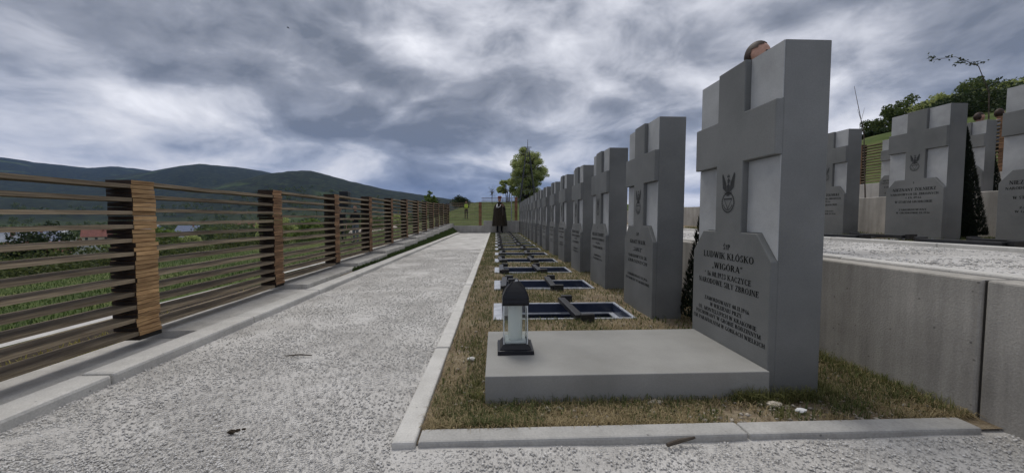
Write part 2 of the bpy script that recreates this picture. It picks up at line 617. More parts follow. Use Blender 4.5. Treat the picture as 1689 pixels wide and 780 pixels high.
# ------------------------------------------------------------------ terrain
RIDGES = [
    (3600, [(-75, 4.6), (-60, 5.0), (-51, 5.25), (-49, 4.98), (-45.6, 4.83), (-43.9, 5.17), (-41.1, 4.95), (-37, 4.6), (-30, 4.0), (-15, 2.6), (0, 1.6), (20, 1.0)]),
    (2300, [(-75, 2.0), (-46, 3.6), (-43, 4.45), (-41, 4.95), (-39, 5.6), (-37, 6.06), (-33, 5.9), (-30.5, 5.6), (-25, 4.6), (-20, 3.4), (-10, 2.0), (10, 1.0)]),
    (1300, [(-75, 1.0), (-40, 2.2), (-35, 3.9), (-32, 4.9), (-30.5, 5.35), (-28, 5.85), (-25.7, 6.04), (-24, 5.75), (-22, 5.16), (-15.7, 3.84), (-11, 3.25), (-7.5, 2.75), (-1.6, 2.0), (5, 1.3), (20, 0.8)]),
]


def terrain_z(x, y):
    x = np.asarray(x, dtype=float)
    y = np.asarray(y, dtype=float)
    r = np.hypot(x, y)
    az = np.degrees(np.arctan2(x, y))
    s = np.maximum(0, -2.4 - x)
    zl = np.interp(s, [0, 0.6, 2, 8, 14, 25, 80, 200, 500, 900, 6000], [-0.12, -0.3, -0.36, -0.75, -1.3, -3.0, -8.5, -12, -13, -12, 0])
    sf = y - 19.2
    zf = np.interp(sf, [-1, 0, 3, 18, 34, 46, 60, 110, 250, 800], [-0.12, -0.05, 0.15, 0.62, 2.4, 3.5, 3.7, 1.5, -8, -12])
    zf = zf + smooth01(1.5, 10, x) * (1 - smooth01(10, 16, x)) * smooth01(0, 6, sf) * 1.2 - smooth01(10, 18, x) * smooth01(0, 30, sf) * 3.0
    w = smooth01(-14, -2.4, x + 0.0 * y) * smooth01(-2, 0.5, sf)
    far = smooth01(60, 300, r) * (x < 0)
    z = zl * (1 - w) + zf * w
    # slope rising behind the right-hand fence
    xr = np.maximum(0, x - 11.0)
    z = z + np.interp(xr, [0, 0.25, 1.2, 10.5, 16, 30, 100], [0, 1.6, 1.72, 5.3, 6.6, 7.6, 14]) * (x > 11) * (0.30 + 0.70 * smooth01(40, 45.5, az))
    for Rr, prof in RIDGES:
        el = np.interp(az, [p[0] for p in prof], [p[1] for p in prof])
        Hc = 0.75 + Rr * np.tan(np.radians(el))
        t = np.where(r < Rr, smooth01(Rr * 0.38, Rr, r), 1 - 0.6 * smooth01(Rr, Rr * 1.5, r))
        h = -12 + (Hc + 12) * t
        h = h + (fbm(az * 0.9 + Rr, np.log(r) * 14, 4, 5) - 0.5) * 0.10 * (Hc + 12) * np.clip(t * (1 - t) * 4, 0, 1)
        z = np.where(r > Rr * 0.38, np.maximum(z, h), z)
    z = z - 0.25 * ((x > -1.7) & (x < 1.75) & (y > 1.4) & (y < 18.8))
    rough = np.interp(r, [300, 700, 4000], [0, 3.0, 9.0])
    z = z + (fbm(az * 9, np.log(r) * 60, 3, 9) - 0.5) * rough
    return z


def build_terrain():
    naz, nr = 420, 190
    az = np.radians(np.linspace(-115, 115, naz))
    rr = np.concatenate([np.linspace(0.5, 30, 70), np.geomspace(31, 6200, nr - 70)])
    A, Rr = np.meshgrid(az, rr, indexing='ij')
    X, Y = Rr * np.sin(A), Rr * np.cos(A)
    Z = terrain_z(X, Y)
    v = np.stack([X, Y, Z], -1).reshape(-1, 3)
    i, j = np.meshgrid(np.arange(naz - 1), np.arange(len(rr) - 1), indexing='ij')
    a = (i * len(rr) + j).ravel()
    f = np.stack([a, a + 1, a + len(rr) + 1, a + len(rr)], -1)
    me = np_mesh('terrain', v, f)
    # material: lawn near, patchwork of meadow and forest far away
    m, t, b = new_mat('terrain_cover')
    pos = N(t, 'ShaderNodeNewGeometry').outputs['Position']
    dist = N(t, 'ShaderNodeVectorMath', operation='LENGTH')
    t.links.new(pos, dist.inputs[0])
    n1 = N(t, 'ShaderNodeTexNoise', i_Scale=0.9, i_Detail=6.0, i_Roughness=0.65)
    n2 = N(t, 'ShaderNodeTexNoise', i_Scale=0.0045, i_Detail=5.0, i_Roughness=0.55)
    n3 = N(t, 'ShaderNodeTexNoise', i_Scale=0.06, i_Detail=7.0, i_Roughness=0.75)
    for n in (n1, n2, n3):
        t.links.new(pos, n.inputs['Vector'])
    lawn = ramp(t, [(0.3, (0.035, 0.052, 0.015)), (0.5, (0.07, 0.095, 0.026)), (0.72, (0.13, 0.135, 0.05))])
    t.links.new(n1.outputs[0], lawn.inputs[0])
    forest = ramp(t, [(0.38, (0.004, 0.008, 0.007)), (0.52, (0.012, 0.021, 0.014)), (0.66, (0.040, 0.052, 0.024))])
    t.links.new(n3.outputs[0], forest.inputs[0])
    meadow = ramp(t, [(0.4, (0.032, 0.055, 0.022)), (0.6, (0.058, 0.082, 0.032))])
    t.links.new(n3.outputs[0], meadow.inputs[0])
    pm = ramp(t, [(0.60, (0, 0, 0)), (0.66, (1, 1, 1))])
    t.links.new(n2.outputs[0], pm.inputs[0])
    hill = N(t, 'ShaderNodeMix', data_type='RGBA')
    t.links.new(pm.outputs[0], hill.inputs['Factor'])
    t.links.new(forest.outputs[0], hill.inputs['A'])
    t.links.new(meadow.outputs[0], hill.inputs['B'])
    fd = N(t, 'ShaderNodeMapRange')
    t.links.new(dist.outputs['Value'], fd.inputs[0])
    fd.inputs[1].default_value = 350
    fd.inputs[2].default_value = 750
    mx = N(t, 'ShaderNodeMix', data_type='RGBA')
    t.links.new(fd.outputs[0], mx.inputs['Factor'])
    t.links.new(lawn.outputs[0], mx.inputs['A'])
    t.links.new(hill.outputs['Result'], mx.inputs['B'])
    t.links.new(mx.outputs['Result'], b.inputs['Base Color'])
    b.inputs['Roughness'].default_value = 0.95
    b.inputs['Specular IOR Level'].default_value = 0.1
    me.materials.append(m)
    o = obj('terrain', me, m, smooth=True)
    tag(o, kind='structure')


build_terrain()

# ------------------------------------------------------------------ paths and terraces
def sheet(name, x0, x1, y0, y1, z, mat, step=0.05, amp=0.006, seed=1):
    nx, ny = max(2, int((x1 - x0) / step)), max(2, int((y1 - y0) / step))
    if nx * ny > 60000:
        k = math.sqrt(nx * ny / 60000)
        nx, ny = int(nx / k), int(ny / k)
    X, Y = np.meshgrid(np.linspace(x0, x1, nx), np.linspace(y0, y1, ny), indexing='ij')
    Z = z + (fbm(X * 4, Y * 4, 4, seed) - 0.5) * 2 * amp
    v = np.stack([X, Y, Z], -1).reshape(-1, 3)
    i, j = np.meshgrid(np.arange(nx - 1), np.arange(ny - 1), indexing='ij')
    a = (i * ny + j).ravel()
    f = np.stack([a, a + ny, a + ny + 1, a + 1], -1)
    o = obj(name, np_mesh(name, v, f), mat, smooth=True)
    return tag(o, kind='structure')


sheet('gravel_path', -1.80, -0.30, 1.20, 18.9, -0.004, M['gravel'], 0.04, 0.008, 3)
sheet('gravel_path', -1.80, 1.86, -1.6, 1.27, -0.004, M['gravel'], 0.03, 0.008, 4)


def plot_sheet():
    xs = np.unique(np.round(np.concatenate([np.arange(-0.30, 1.80, 0.045), [1.80, -0.015, 1.035]]), 4))
    ys = [np.arange(1.22, 18.9, 0.06), [18.9]]
    for k in range(1, 15):
        y = 1.505 + SP * k + 0.02
        ys.append([y + 0.006, y + 0.514])
    ys = np.unique(np.round(np.concatenate(ys), 4))
    X, Y = np.meshgrid(xs, ys, indexing='ij')
    Z = (fbm(X * 4, Y * 4, 4, 5) - 0.5) * 2 * 0.014
    i, j = np.meshgrid(np.arange(len(xs) - 1), np.arange(len(ys) - 1), indexing='ij')
    cx, cy = (xs[i] + xs[i + 1]) / 2, (ys[j] + ys[j + 1]) / 2
    kk = (cy - 1.525) % SP
    hole = (cx > -0.015) & (cx < 1.035) & (kk > 0.006) & (kk < 0.514) & (cy > 2.5)
    a = (i * len(ys) + j)[~hole]
    f = np.stack([a, a + len(ys), a + len(ys) + 1, a + 1], -1)
    tag(obj('plot_ground', np_mesh('plot_ground', np.stack([X, Y, Z], -1).reshape(-1, 3), f), M['soil'], smooth=True), kind='structure')


SP = 1.18
plot_sheet()
sheet('terrace_path', 1.86, 3.74, -1.6, 18.9, 0.500, M['gravel'], 0.06, 0.006, 6)
sheet('terrace_ground', 3.72, 5.95, -1.6, 18.9, 0.500, M['soil'], 0.06, 0.014, 7)
sheet('upper_terrace_ground', 6.0, 10.42, -1.6, 18.9, 1.0, M['soil'], 0.08, 0.02, 8)


def free(P):
    """mask of points on open ground of the lower plot (not under stones, slab or frames)"""
    x, y = P[:, 0], P[:, 1]
    k = (y - 1.505) % SP
    ok = ~((x > 1.12) & (x < 1.375) & (k < 0.62) & (y > 1.5))
    ok &= ~((x > -0.05) & (x < 1.15) & (y > 1.48) & (y < 2.1))
    ok &= ~((x > -0.03) & (x < 1.05) & (k > 0.01) & (k < 0.55) & (y > 2.5))
    return ok


def pebbles(name, areas, n, smin, smax, mat, label, near=1.0, open_ground=False):
    """crushed stone lying on a sheet: irregular octahedra, denser close by"""
    P = []
    for (x0, x1, y0, y1, z, share) in areas:
        k = int(n * share)
        u = rng.random(k)
        yy = y0 + (y1 - y0) * u ** near
        P.append(np.stack([x0 + (x1 - x0) * rng.random(k), yy, np.full(k, z)], -1))
    P = np.concatenate(P)
    k = len(P)
    keep = fbm(P[:, 0] * 3.0, P[:, 1] * 3.0, 3, 21) + 0.6 * rng.random(k) > 0.66
    if open_ground:
        keep &= free(P)
    P = P[keep]
    k = len(P)
    s = smin + (smax - smin) * rng.random(k) ** 2.5
    base = np.array([[1, 0, 0], [-1, 0, 0], [0, 1, 0], [0, -1, 0], [0, 0, 1], [0, 0, -1]], float)
    tri = np.array([[0, 2, 4], [2, 1, 4], [1, 3, 4], [3, 0, 4], [2, 0, 5], [1, 2, 5], [3, 1, 5], [0, 3, 5]])
    V = base[None] * (0.65 + 0.7 * rng.random((k, 6, 1)))
    V = V + 0.35 * (rng.random((k, 6, 3)) - 0.5)
    a = rng.random(k) * 2 * np.pi
    ca, sa = np.cos(a)[:, None], np.sin(a)[:, None]
    sx, sy, sz = s[:, None], (s * (0.5 + 0.5 * rng.random(k)))[:, None], (s * (0.32 + 0.30 * rng.random(k)))[:, None]
    x, y, z = V[:, :, 0] * sx, V[:, :, 1] * sy, V[:, :, 2] * sz
    W = np.stack([x * ca - y * sa, x * sa + y * ca, z + 0.16 * sz], -1) + P[:, None, :]
    f = (tri[None] + (np.arange(k) * 6)[:, None, None]).reshape(-1, 3)
    o = obj(name, np_mesh(name, W.reshape(-1, 3), f), mat)
    return tag(o, label, 'gravel', kind='stuff')


pebbles('gravel', [(-1.73, -0.345, 1.0, 9.0, 0.0, 0.55), (-1.73, 1.79, 0.45, 1.19, 0.0, 0.45)], 240000, 0.0016, 0.0066, M['pebble'],
        'loose pale crushed stone scattered over the gravel path', near=2.0)
pebbles('gravel', [(-0.24, 1.77, 1.3, 6.0, 0.006, 1.0)], 4200, 0.003, 0.013, M['soil_stone'], 'small pale stones lying in the thin grass of the plot', near=1.6, open_ground=True)
pebbles('gravel', [(1.98, 3.68, 0.8, 6.0, 0.502, 1.0)], 15000, 0.004, 0.012, M['pebble'], 'loose pale crushed stone on the upper terrace path', near=1.2)


# kerbs: one object each with its kerbstones as pieces
def kerb(name, x0, x1, y0, y1, z0, z1, mat, along='y', length=1.0, first=None, bevel=0.008):
    o = tag(bpy.data.objects.new(name, None), kind='structure')
    COL.objects.link(o)
    cache = {}
    a, end = (y0, y1) if along == 'y' else (x0, x1)
    nxt = first if first is not None else a + length
    while a < end - 0.02:
        b = min(nxt, end)
        L = round(b - a - 0.005, 4)
        if L not in cache:
            m = MB()
            if along == 'y':
                m.box(-(x1 - x0) / 2, (x1 - x0) / 2, 0, L, z0, z1)
            else:
                m.box(0, L, -(y1 - y0) / 2, (y1 - y0) / 2, z0, z1)
            me = m.mesh('kerbstone')
            me.materials.append(mat)
            cache[L] = me
        k = obj('kerbstone', cache[L], mat, o, bevel=bevel)
        j = random.uniform(-0.003, 0.003)
        k.location = ((x0 + x1) / 2 + j, a, j) if along == 'y' else (a, (y0 + y1) / 2 + j, j)
        a, nxt = b, b + length
    return o


kerb('path_kerb', -1.885, -1.735, -1.0, 18.2, -0.12, 0.045, M['kerb'], first=0.75, bevel=0.014)
kerb('plot_kerb', -0.342, -0.264, 1.20, 18.7, -0.12, 0.022, M['kerb'], first=2.1)
kerb('plot_front_kerb', -0.258, 1.70, 1.205, 1.283, -0.12, 0.020, M['kerb_dark'], along='x', first=0.86, length=1.1)
kerb('terrace_kerb', 3.70, 3.78, -1.0, 18.8, 0.40, 0.535, M['kerb'])
kerb('terrace_edge_kerb', 1.905, 1.99, -1.0, 18.8, 0.44, 0.535, M['kerb'])


# retaining walls (things) made of cast panels
def retaining_wall(name, label, x0, x1, z0, z1, joints, mat):
    t = thing(name, label, 'wall')
    for a, b in zip(joints[:-1], joints[1:]):
        MB().box(x0, x1, a + 0.006, b - 0.006, z0, z1).build('panel', mat, t, bevel=0.008)
    MB().box(x0 + 0.012, x0 + 0.05, joints[0] + 0.05, joints[-1] - 0.05, z0, z1 - 0.004).build('joint_filler', M['joint'], t)
    return t


retaining_wall('retaining_wall', 'low brown-grey concrete retaining wall to the right of the nearest headstone', 1.794, 1.90, -0.3, 0.522,
               [-1.6, 1.296, 4.3, 7.3, 10.3, 13.3, 16.3, 18.9], M['wall'])
retaining_wall('retaining_wall', 'concrete retaining wall behind the upper row of headstones', 5.95, 6.1, 0.2, 1.07,
               [-1.6, 1.4, 4.4, 7.4, 10.4, 13.4, 16.4, 18.9], M['wall'])


# ------------------------------------------------------------------ slatted timber fences
LAYER = 0.0257
PITCH = 3 * LAYER


def post_at(parent, x, y, z0, layers, singles, mat, w=0.14, d=0.145, shade_side=True):
    """a stack of short boards; near posts have every board as a piece"""
    if singles:
        p = bpy.data.objects.new('post', None)
        COL.objects.link(p)
        p.parent = parent
        p.location = (x, y, z0)
        for i in range(layers):
            jx, jy = random.uniform(-0.006, 0.006), random.uniform(-0.006, 0.005)
            b = MB().box(-w / 2 + jx, w / 2 + jx, jy, d + jy, i * LAYER + 0.0016, (i + 1) * LAYER - 0.0016)
            b.mi[2] = 1  # camera-facing side gets the painted shade colour
            b.build('board', [M['dark_foot'] if i == 0 else mat, M['shaded_side']], p)
    else:
        m = MB()
        for i in range(layers):
            jx, jy = random.uniform(-0.005, 0.005), random.uniform(-0.004, 0.004)
            m.box(-w / 2 + jx, w / 2 + jx, jy, d + jy, i * LAYER + 0.0016, (i + 1) * LAYER - 0.0016)
            m.mi[-4] = 1 if shade_side else 0  # same painted shade on the camera-facing side, if wanted
        m.build('post', [mat, M['shaded_side']], parent, loc=(x, y, z0))


def rails(parent, p0, p1, z0, n, mat, w=0.135):
    """flat boards laid across a bay between two posts"""
    a, b = Vector((*p0, 0)), Vector((*p1, 0))
    d = b - a
    L = d.length
    for i in range(n):
        m = MB()
        seg = 5
        rings = []
        off = [random.uniform(-0.0025, 0.0025) for _ in range(seg + 1)]
        sag = random.uniform(-0.002, 0.004)
        for k in range(seg + 1):
            t = k / seg
            zz = off[k] - sag * 4 * t * (1 - t)
            hw = w / 2 + random.uniform(-0.003, 0.002)
            th = 0.021
            rings.append([(-hw, t * L, zz), (hw, t * L, zz), (hw, t * L, zz + th), (-hw, t * L, zz + th)])
        m.loft(rings)
        o = m.build('rail', mat, parent)
        o.location = (a.x + random.uniform(-0.004, 0.004), a.y, z0 + i * PITCH)
        o.rotation_euler = (0, 0, math.atan2(-d.x, d.y))


def step_z(k):
    return 0.040 + 0.046 * min(k, 5) + 0.031 * max(0, k - 5)


fence = thing('slatted_fence', 'long brown slatted timber fence on stepped footing left of the gravel path', 'fence')
plinth = thing('fence_footing', 'stepped pale concrete footing under the long left fence', 'footing')
FX = lambda y: -2.066 - 0.013 * (y - 2.2)
PY = [2.235 + 1.39 * k for k in range(-1, 12)]
for i, y in enumerate(PY):
    k = i - 1
    if k >= 0:
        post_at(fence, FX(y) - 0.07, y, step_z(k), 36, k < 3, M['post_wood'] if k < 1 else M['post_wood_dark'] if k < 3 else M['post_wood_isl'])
    if i < len(PY) - 1:
        y1 = PY[i + 1]
        ya = y + 0.1452 if k >= 0 else y
        zr = step_z(k + 1) + 0.013 if k < 0 else step_z(k) + 0.05
        rails(fence, (FX(ya) - 0.07, ya), (FX(y1) - 0.07, y1), zr if k >= 0 else 0.083 - 0.012, 12, M['rail_wood'])
    # footing block of this bay
    yb = PY[i + 1] if i < len(PY) - 1 else 18.9
    zt = step_z(k) - 0.002
    xf = -1.89 if y < 5 else -1.89 - 0.018 * (y - 5)
    b = MB()
    b.box(FX(y) - 0.25, xf, y + 0.20, yb + 0.1995, -0.4, zt)
    b.build('concrete_block', M['plinth'], plinth, bevel=0.006)
# last bay ends in a reddish corner post
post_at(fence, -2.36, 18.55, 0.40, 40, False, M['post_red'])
rails(fence, (FX(PY[-1]) - 0.07, PY[-1] + 0.15), (-2.36, 18.55), step_z(11) + 0.05, 12, M['rail_wood'])

# grass verge between path kerb and footing at the far end
vg = MB()
ys = np.linspace(4.6, 18.8, 30)
r0, r1 = [], []
n0 = 0
for y in ys:
    xf = -1.89 if y < 5 else -1.89 - 0.018 * (y - 5)
    vg.v += [(-1.88, y, 0.035), ((xf - 1.88) / 2, y, 0.05 + 0.006 * (y - 5)), (xf - 0.03, y, 0.05 + 0.016 * max(0, y - 5))]
for i in range(len(ys) - 1):
    a = 3 * i
    vg.face([a, a + 3, a + 4, a + 1])
    vg.face([a + 1, a + 4, a + 5, a + 2])
tag(vg.build('verge', M['soil'], smooth=True), kind='structure')

# cross fence closing the far end
endwall = thing('end_wall', 'low concrete wall closing the far end of the gravel path', 'wall')
MB().box(-2.55, -0.62, 18.95, 19.2, -0.3, 0.35).build('panel', M['plinth'], endwall, bevel=0.006)
MB().box(-0.62, 1.79, 18.90, 19.2, -0.3, 0.60).build('panel', M['plinth'], endwall, bevel=0.006)
xfence = thing('slatted_fence', 'short slatted timber fence across the far end behind the caped soldier', 'fence')
for x, z0 in ((-0.86, 0.35), (0.95, 0.60)):
    post_at(xfence, x + 0.07, 18.99, z0, 46, False, M['post_red'], 0.14, 0.13, False)
rails(xfence, (-2.29, 19.06), (-0.86, 19.06), 0.40, 15, M['rail_wood_x'])
rails(xfence, (-0.72, 19.06), (0.95, 19.06), 0.65, 15, M['rail_wood_x'])
MB().tube([(0.78, 18.93, 0.0), (0.78, 18.93, 2.0)], 0.02, 8).build('steel_pole', M['zinc'], xfence)

# fence along the uphill side
rfence = thing('slatted_fence', 'slatted timber fence above the upper terrace on the right', 'fence')
rfoot = thing('fence_footing', 'pale concrete footing under the uphill fence on the right', 'footing')
RY = [4.25 + 1.55 * i for i in range(10)]
for i, y in enumerate(RY):
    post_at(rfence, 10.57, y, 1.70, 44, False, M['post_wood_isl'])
    if i < len(RY) - 1:
        rails(rfence, (10.57, y + 0.146), (10.57, RY[i + 1]), 1.76, 14, M['rail_wood'])
        MB().box(10.42, 10.75, y + 0.2, RY[i + 1] + 0.197, 0.6, 1.698).build('concrete_block', M['plinth'], rfoot, bevel=0.006)
MB().box(10.42, 10.75, -1.6, 4.447, 0.6, 1.698).build('concrete_block', M['plinth'], rfoot, bevel=0.006)


# ------------------------------------------------------------------ serif lettering
def letter_font():
    TH, TN, SF = 0.20, 0.09, 0.07     # thick, thin, serif height

    def v(x, y0=0, y1=1, s0=True, s1=True, w=TH):
        q = [((x - w / 2, y0), (x + w / 2, y0), (x + w / 2, y1), (x - w / 2, y1))]
        if s0:
            q.append(((x - w / 2 - 0.075, y0), (x + w / 2 + 0.075, y0), (x + w / 2 + 0.075, y0 + SF), (x - w / 2 - 0.075, y0 + SF)))
        if s1:
            q.append(((x - w / 2 - 0.075, y1 - SF), (x + w / 2 + 0.075, y1 - SF), (x + w / 2 + 0.075, y1), (x - w / 2 - 0.075, y1)))
        return q

    def h(x0, x1, y, w=TN):
        return [((x0, y - w / 2), (x1, y - w / 2), (x1, y + w / 2), (x0, y + w / 2))]

    def d(x0, y0, x1, y1, w):
        return [((x0 - w / 2, y0), (x0 + w / 2, y0), (x1 + w / 2, y1), (x1 - w / 2, y1))]

    def sf(x, y, w=0.26):
        return [((x - w / 2, y), (x + w / 2, y), (x + w / 2, y + SF), (x - w / 2, y + SF))]

    def arc(cx, cy, rx, ry, a0, a1, tk=TH, tn=TN, n=14):
        q = []
        P = []
        for i in range(n + 1):
            a = math.radians(a0 + (a1 - a0) * i / n)
            w = tn + (tk - tn) * abs(math.cos(a)) ** 1.3
            P.append(((cx + rx * math.cos(a), cy + ry * math.sin(a)),
                      (cx + max(rx - w, 0.01) * math.cos(a), cy + max(ry - (tn + (w - tn) * 0.3), 0.01) * math.sin(a))))
        for i in range(n):
            q.append((P[i][0], P[i + 1][0], P[i + 1][1], P[i][1]))
        return q
    acute = lambda x: d(x, 1.06, x + 0.14, 1.24, 0.11)
    F = {
        'A': (0.86, d(0.12, 0, 0.43, 1, TN) + d(0.74, 0, 0.43, 1, TH) + h(0.2, 0.66, 0.33) + sf(0.12, 0) + sf(0.74, 0, 0.3)),
        'B': (0.76, v(0.17) + arc(0.36, 0.76, 0.28, 0.24, -90, 90) + arc(0.36, 0.27, 0.34, 0.27, -90, 90) + h(0.17, 0.36, 0.97) + h(0.17, 0.36, 0.52) + h(0.17, 0.36, 0.03)),
        'C': (0.80, arc(0.44, 0.5, 0.40, 0.52, 48, 312) + d(0.72, 0.68, 0.72, 0.98, 0.05) + d(0.71, 0.08, 0.73, 0.3, 0.05)),
        'D': (0.86, v(0.17) + arc(0.36, 0.5, 0.44, 0.5, -90, 90) + h(0.17, 0.36, 0.97) + h(0.17, 0.36, 0.03)),
        'E': (0.72, v(0.17) + h(0.17, 0.62, 0.97) + h(0.17, 0.5, 0.52) + h(0.17, 0.66, 0.03) + d(0.60, 0.76, 0.62, 0.98, 0.06) + d(0.67, 0.02, 0.64, 0.26, 0.06) + d(0.50, 0.4, 0.50, 0.64, 0.05)),
        'F': (0.66, v(0.17) + h(0.17, 0.60, 0.97) + h(0.17, 0.48, 0.50) + d(0.58, 0.74, 0.60, 0.98, 0.06) + d(0.48, 0.38, 0.48, 0.62, 0.05)),
        'G': (0.86, arc(0.44, 0.5, 0.40, 0.52, 48, 312) + v(0.72, 0.03, 0.42, False, True) + d(0.70, 0.72, 0.70, 0.98, 0.05)),
        'H': (0.92, v(0.17) + v(0.75) + h(0.17, 0.75, 0.52)),
        'I': (0.38, v(0.19)),
        'J': (0.50, v(0.32, 0.15, 1, False, True) + arc(0.20, 0.16, 0.20, 0.20, 180, 360)),
        'K': (0.88, v(0.17) + d(0.22, 0.42, 0.68, 0.98, TN) + d(0.74, 0, 0.38, 0.60, TH) + sf(0.70, 0.95, 0.24) + sf(0.76, 0, 0.26)),
        'L': (0.70, v(0.17) + h(0.17, 0.64, 0.03) + d(0.65, 0.02, 0.62, 0.28, 0.06)),
        'M': (1.06, v(0.13, w=TN) + v(0.90) + d(0.48, 0, 0.17, 1, TH) + d(0.48, 0, 0.86, 1, TN)),
        'N': (0.92, v(0.15, w=TN) + v(0.76, w=TN) + d(0.74, 0, 0.17, 1, TH)),
        'O': (0.90, arc(0.45, 0.5, 0.42, 0.52, 0, 360, n=24)),
        'P': (0.72, v(0.17) + arc(0.36, 0.73, 0.31, 0.27, -90, 90) + h(0.17, 0.36, 0.97) + h(0.17, 0.36, 0.48)),
        'R': (0.84, v(0.17) + arc(0.36, 0.75, 0.29, 0.25, -90, 90) + h(0.17, 0.36, 0.97) + h(0.17, 0.36, 0.52) + d(0.72, 0, 0.40, 0.52, TH) + sf(0.74, 0, 0.22)),
        'S': (0.66, arc(0.34, 0.75, 0.25, 0.27, 30, 250) + arc(0.32, 0.26, 0.28, 0.28, -150, 70) + d(0.56, 0.74, 0.56, 0.98, 0.05) + d(0.07, 0.04, 0.07, 0.3, 0.05)),
        'T': (0.78, v(0.39, 0, 1, True, False) + h(0.06, 0.72, 0.97) + d(0.06, 0.74, 0.08, 0.98, 0.06) + d(0.72, 0.74, 0.70, 0.98, 0.06)),
        'U': (0.88, v(0.17, 0.3, 1, False, True) + v(0.72, 0.3, 1, False, True, TN) + arc(0.42, 0.32, 0.325, 0.34, 180, 360, TH * 0.8)),
        'V': (0.84, d(0.43, 0, 0.13, 1, TH) + d(0.43, 0, 0.72, 1, TN) + sf(0.13, 0.95, 0.3) + sf(0.72, 0.95)),
        'W': (1.18, d(0.36, 0, 0.13, 1, TH) + d(0.36, 0, 0.60, 1, TN) + d(0.82, 0, 0.58, 1, TH) + d(0.82, 0, 1.05, 1, TN) + sf(0.13, 0.95, 0.28) + sf(0.58, 0.95, 0.24) + sf(1.05, 0.95)),
        'X': (0.84, d(0.72, 0, 0.14, 1, TH) + d(0.12, 0, 0.70, 1, TN) + sf(0.14, 0.95) + sf(0.72, 0) + sf(0.7, 0.95) + sf(0.12, 0)),
        'Y': (0.82, v(0.41, 0, 0.48, True, False) + d(0.41, 0.42, 0.13, 1, TH) + d(0.41, 0.42, 0.69, 1, TN) + sf(0.13, 0.95, 0.28) + sf(0.69, 0.95)),
        'Z': (0.76, h(0.1, 0.66, 0.97) + h(0.08, 0.68, 0.03) + d(0.14, 0, 0.60, 1, TH) + d(0.10, 0.76, 0.10, 0.98, 0.06) + d(0.68, 0.02, 0.68, 0.26, 0.06)),
        '0': (0.62, arc(0.31, 0.5, 0.28, 0.51, 0, 360, n=20)),
        '1': (0.46, v(0.25) + d(0.10, 0.78, 0.22, 0.96, 0.07)),
        '2': (0.60, arc(0.29, 0.73, 0.24, 0.28, -40, 160) + d(0.08, 0.04, 0.45, 0.58, 0.1) + h(0.05, 0.55, 0.05, 0.1)),
        '3': (0.58, arc(0.26, 0.75, 0.24, 0.26, -80, 150) + arc(0.26, 0.27, 0.27, 0.29, -150, 80)),
        '4': (0.62, v(0.42, 0, 1, True, False, 0.12) + h(0.04, 0.58, 0.30, 0.08) + d(0.07, 0.3, 0.40, 1, 0.06)),
        '6': (0.60, arc(0.30, 0.30, 0.26, 0.31, 0, 360, n=18) + d(0.10, 0.3, 0.40, 1.0, 0.11)),
        '8': (0.60, arc(0.30, 0.75, 0.23, 0.26, 0, 360, n=16) + arc(0.30, 0.27, 0.27, 0.29, 0, 360, n=16)),
        '9': (0.60, arc(0.30, 0.70, 0.26, 0.31, 0, 360, n=18) + d(0.20, 0.0, 0.50, 0.7, 0.11)),
        '.': (0.28, [((0.08, 0), (0.2, 0), (0.2, 0.13), (0.08, 0.13))]),
        '*': (0.44, h(0.06, 0.38, 0.74, 0.06) + d(0.12, 0.58, 0.32, 0.9, 0.06) + d(0.32, 0.58, 0.12, 0.9, 0.06)),
        '\u2020': (0.50, v(0.25, -0.05, 1, False, False, 0.12) + h(0.06, 0.44, 0.70, 0.11)),
        '\u201e': (0.44, d(0.08, -0.16, 0.16, 0.13, 0.11) + d(0.27, -0.16, 0.35, 0.13, 0.11)),
        '\u201d': (0.44, d(0.08, 0.74, 0.16, 1.02, 0.11) + d(0.27, 0.74, 0.35, 1.02, 0.11)),
        ' ': (0.34, []),
    }
    F['\u0141'] = (F['L'][0], F['L'][1] + d(0.02, 0.40, 0.40, 0.64, 0.10))
    F['\u00d3'] = (F['O'][0], F['O'][1] + acute(0.42))
    F['\u015a'] = (F['S'][0], F['S'][1] + acute(0.3))
    F['\u0118'] = (F['E'][0], F['E'][1] + d(0.62, -0.22, 0.54, 0.0, 0.08))
    F['\u017b'] = (F['Z'][0], F['Z'][1] + [((0.32, 1.07), (0.46, 1.07), (0.46, 1.2), (0.32, 1.2))])
    return F


FONT = letter_font()


def text_quads(s, width, cap, cu, z, gap=0.05):
    """quads in (u, z) for one line; u runs against reading direction"""
    tot = sum(FONT[c][0] + gap for c in s) - gap
    sx = width / tot
    out, x = [], 0.0
    for c in s:
        w, qs = FONT[c]
        for q in qs:
            out.append([(cu + width / 2 - (x + px) * sx, z + py * cap) for px, py in q])
        x += w + gap
    return out


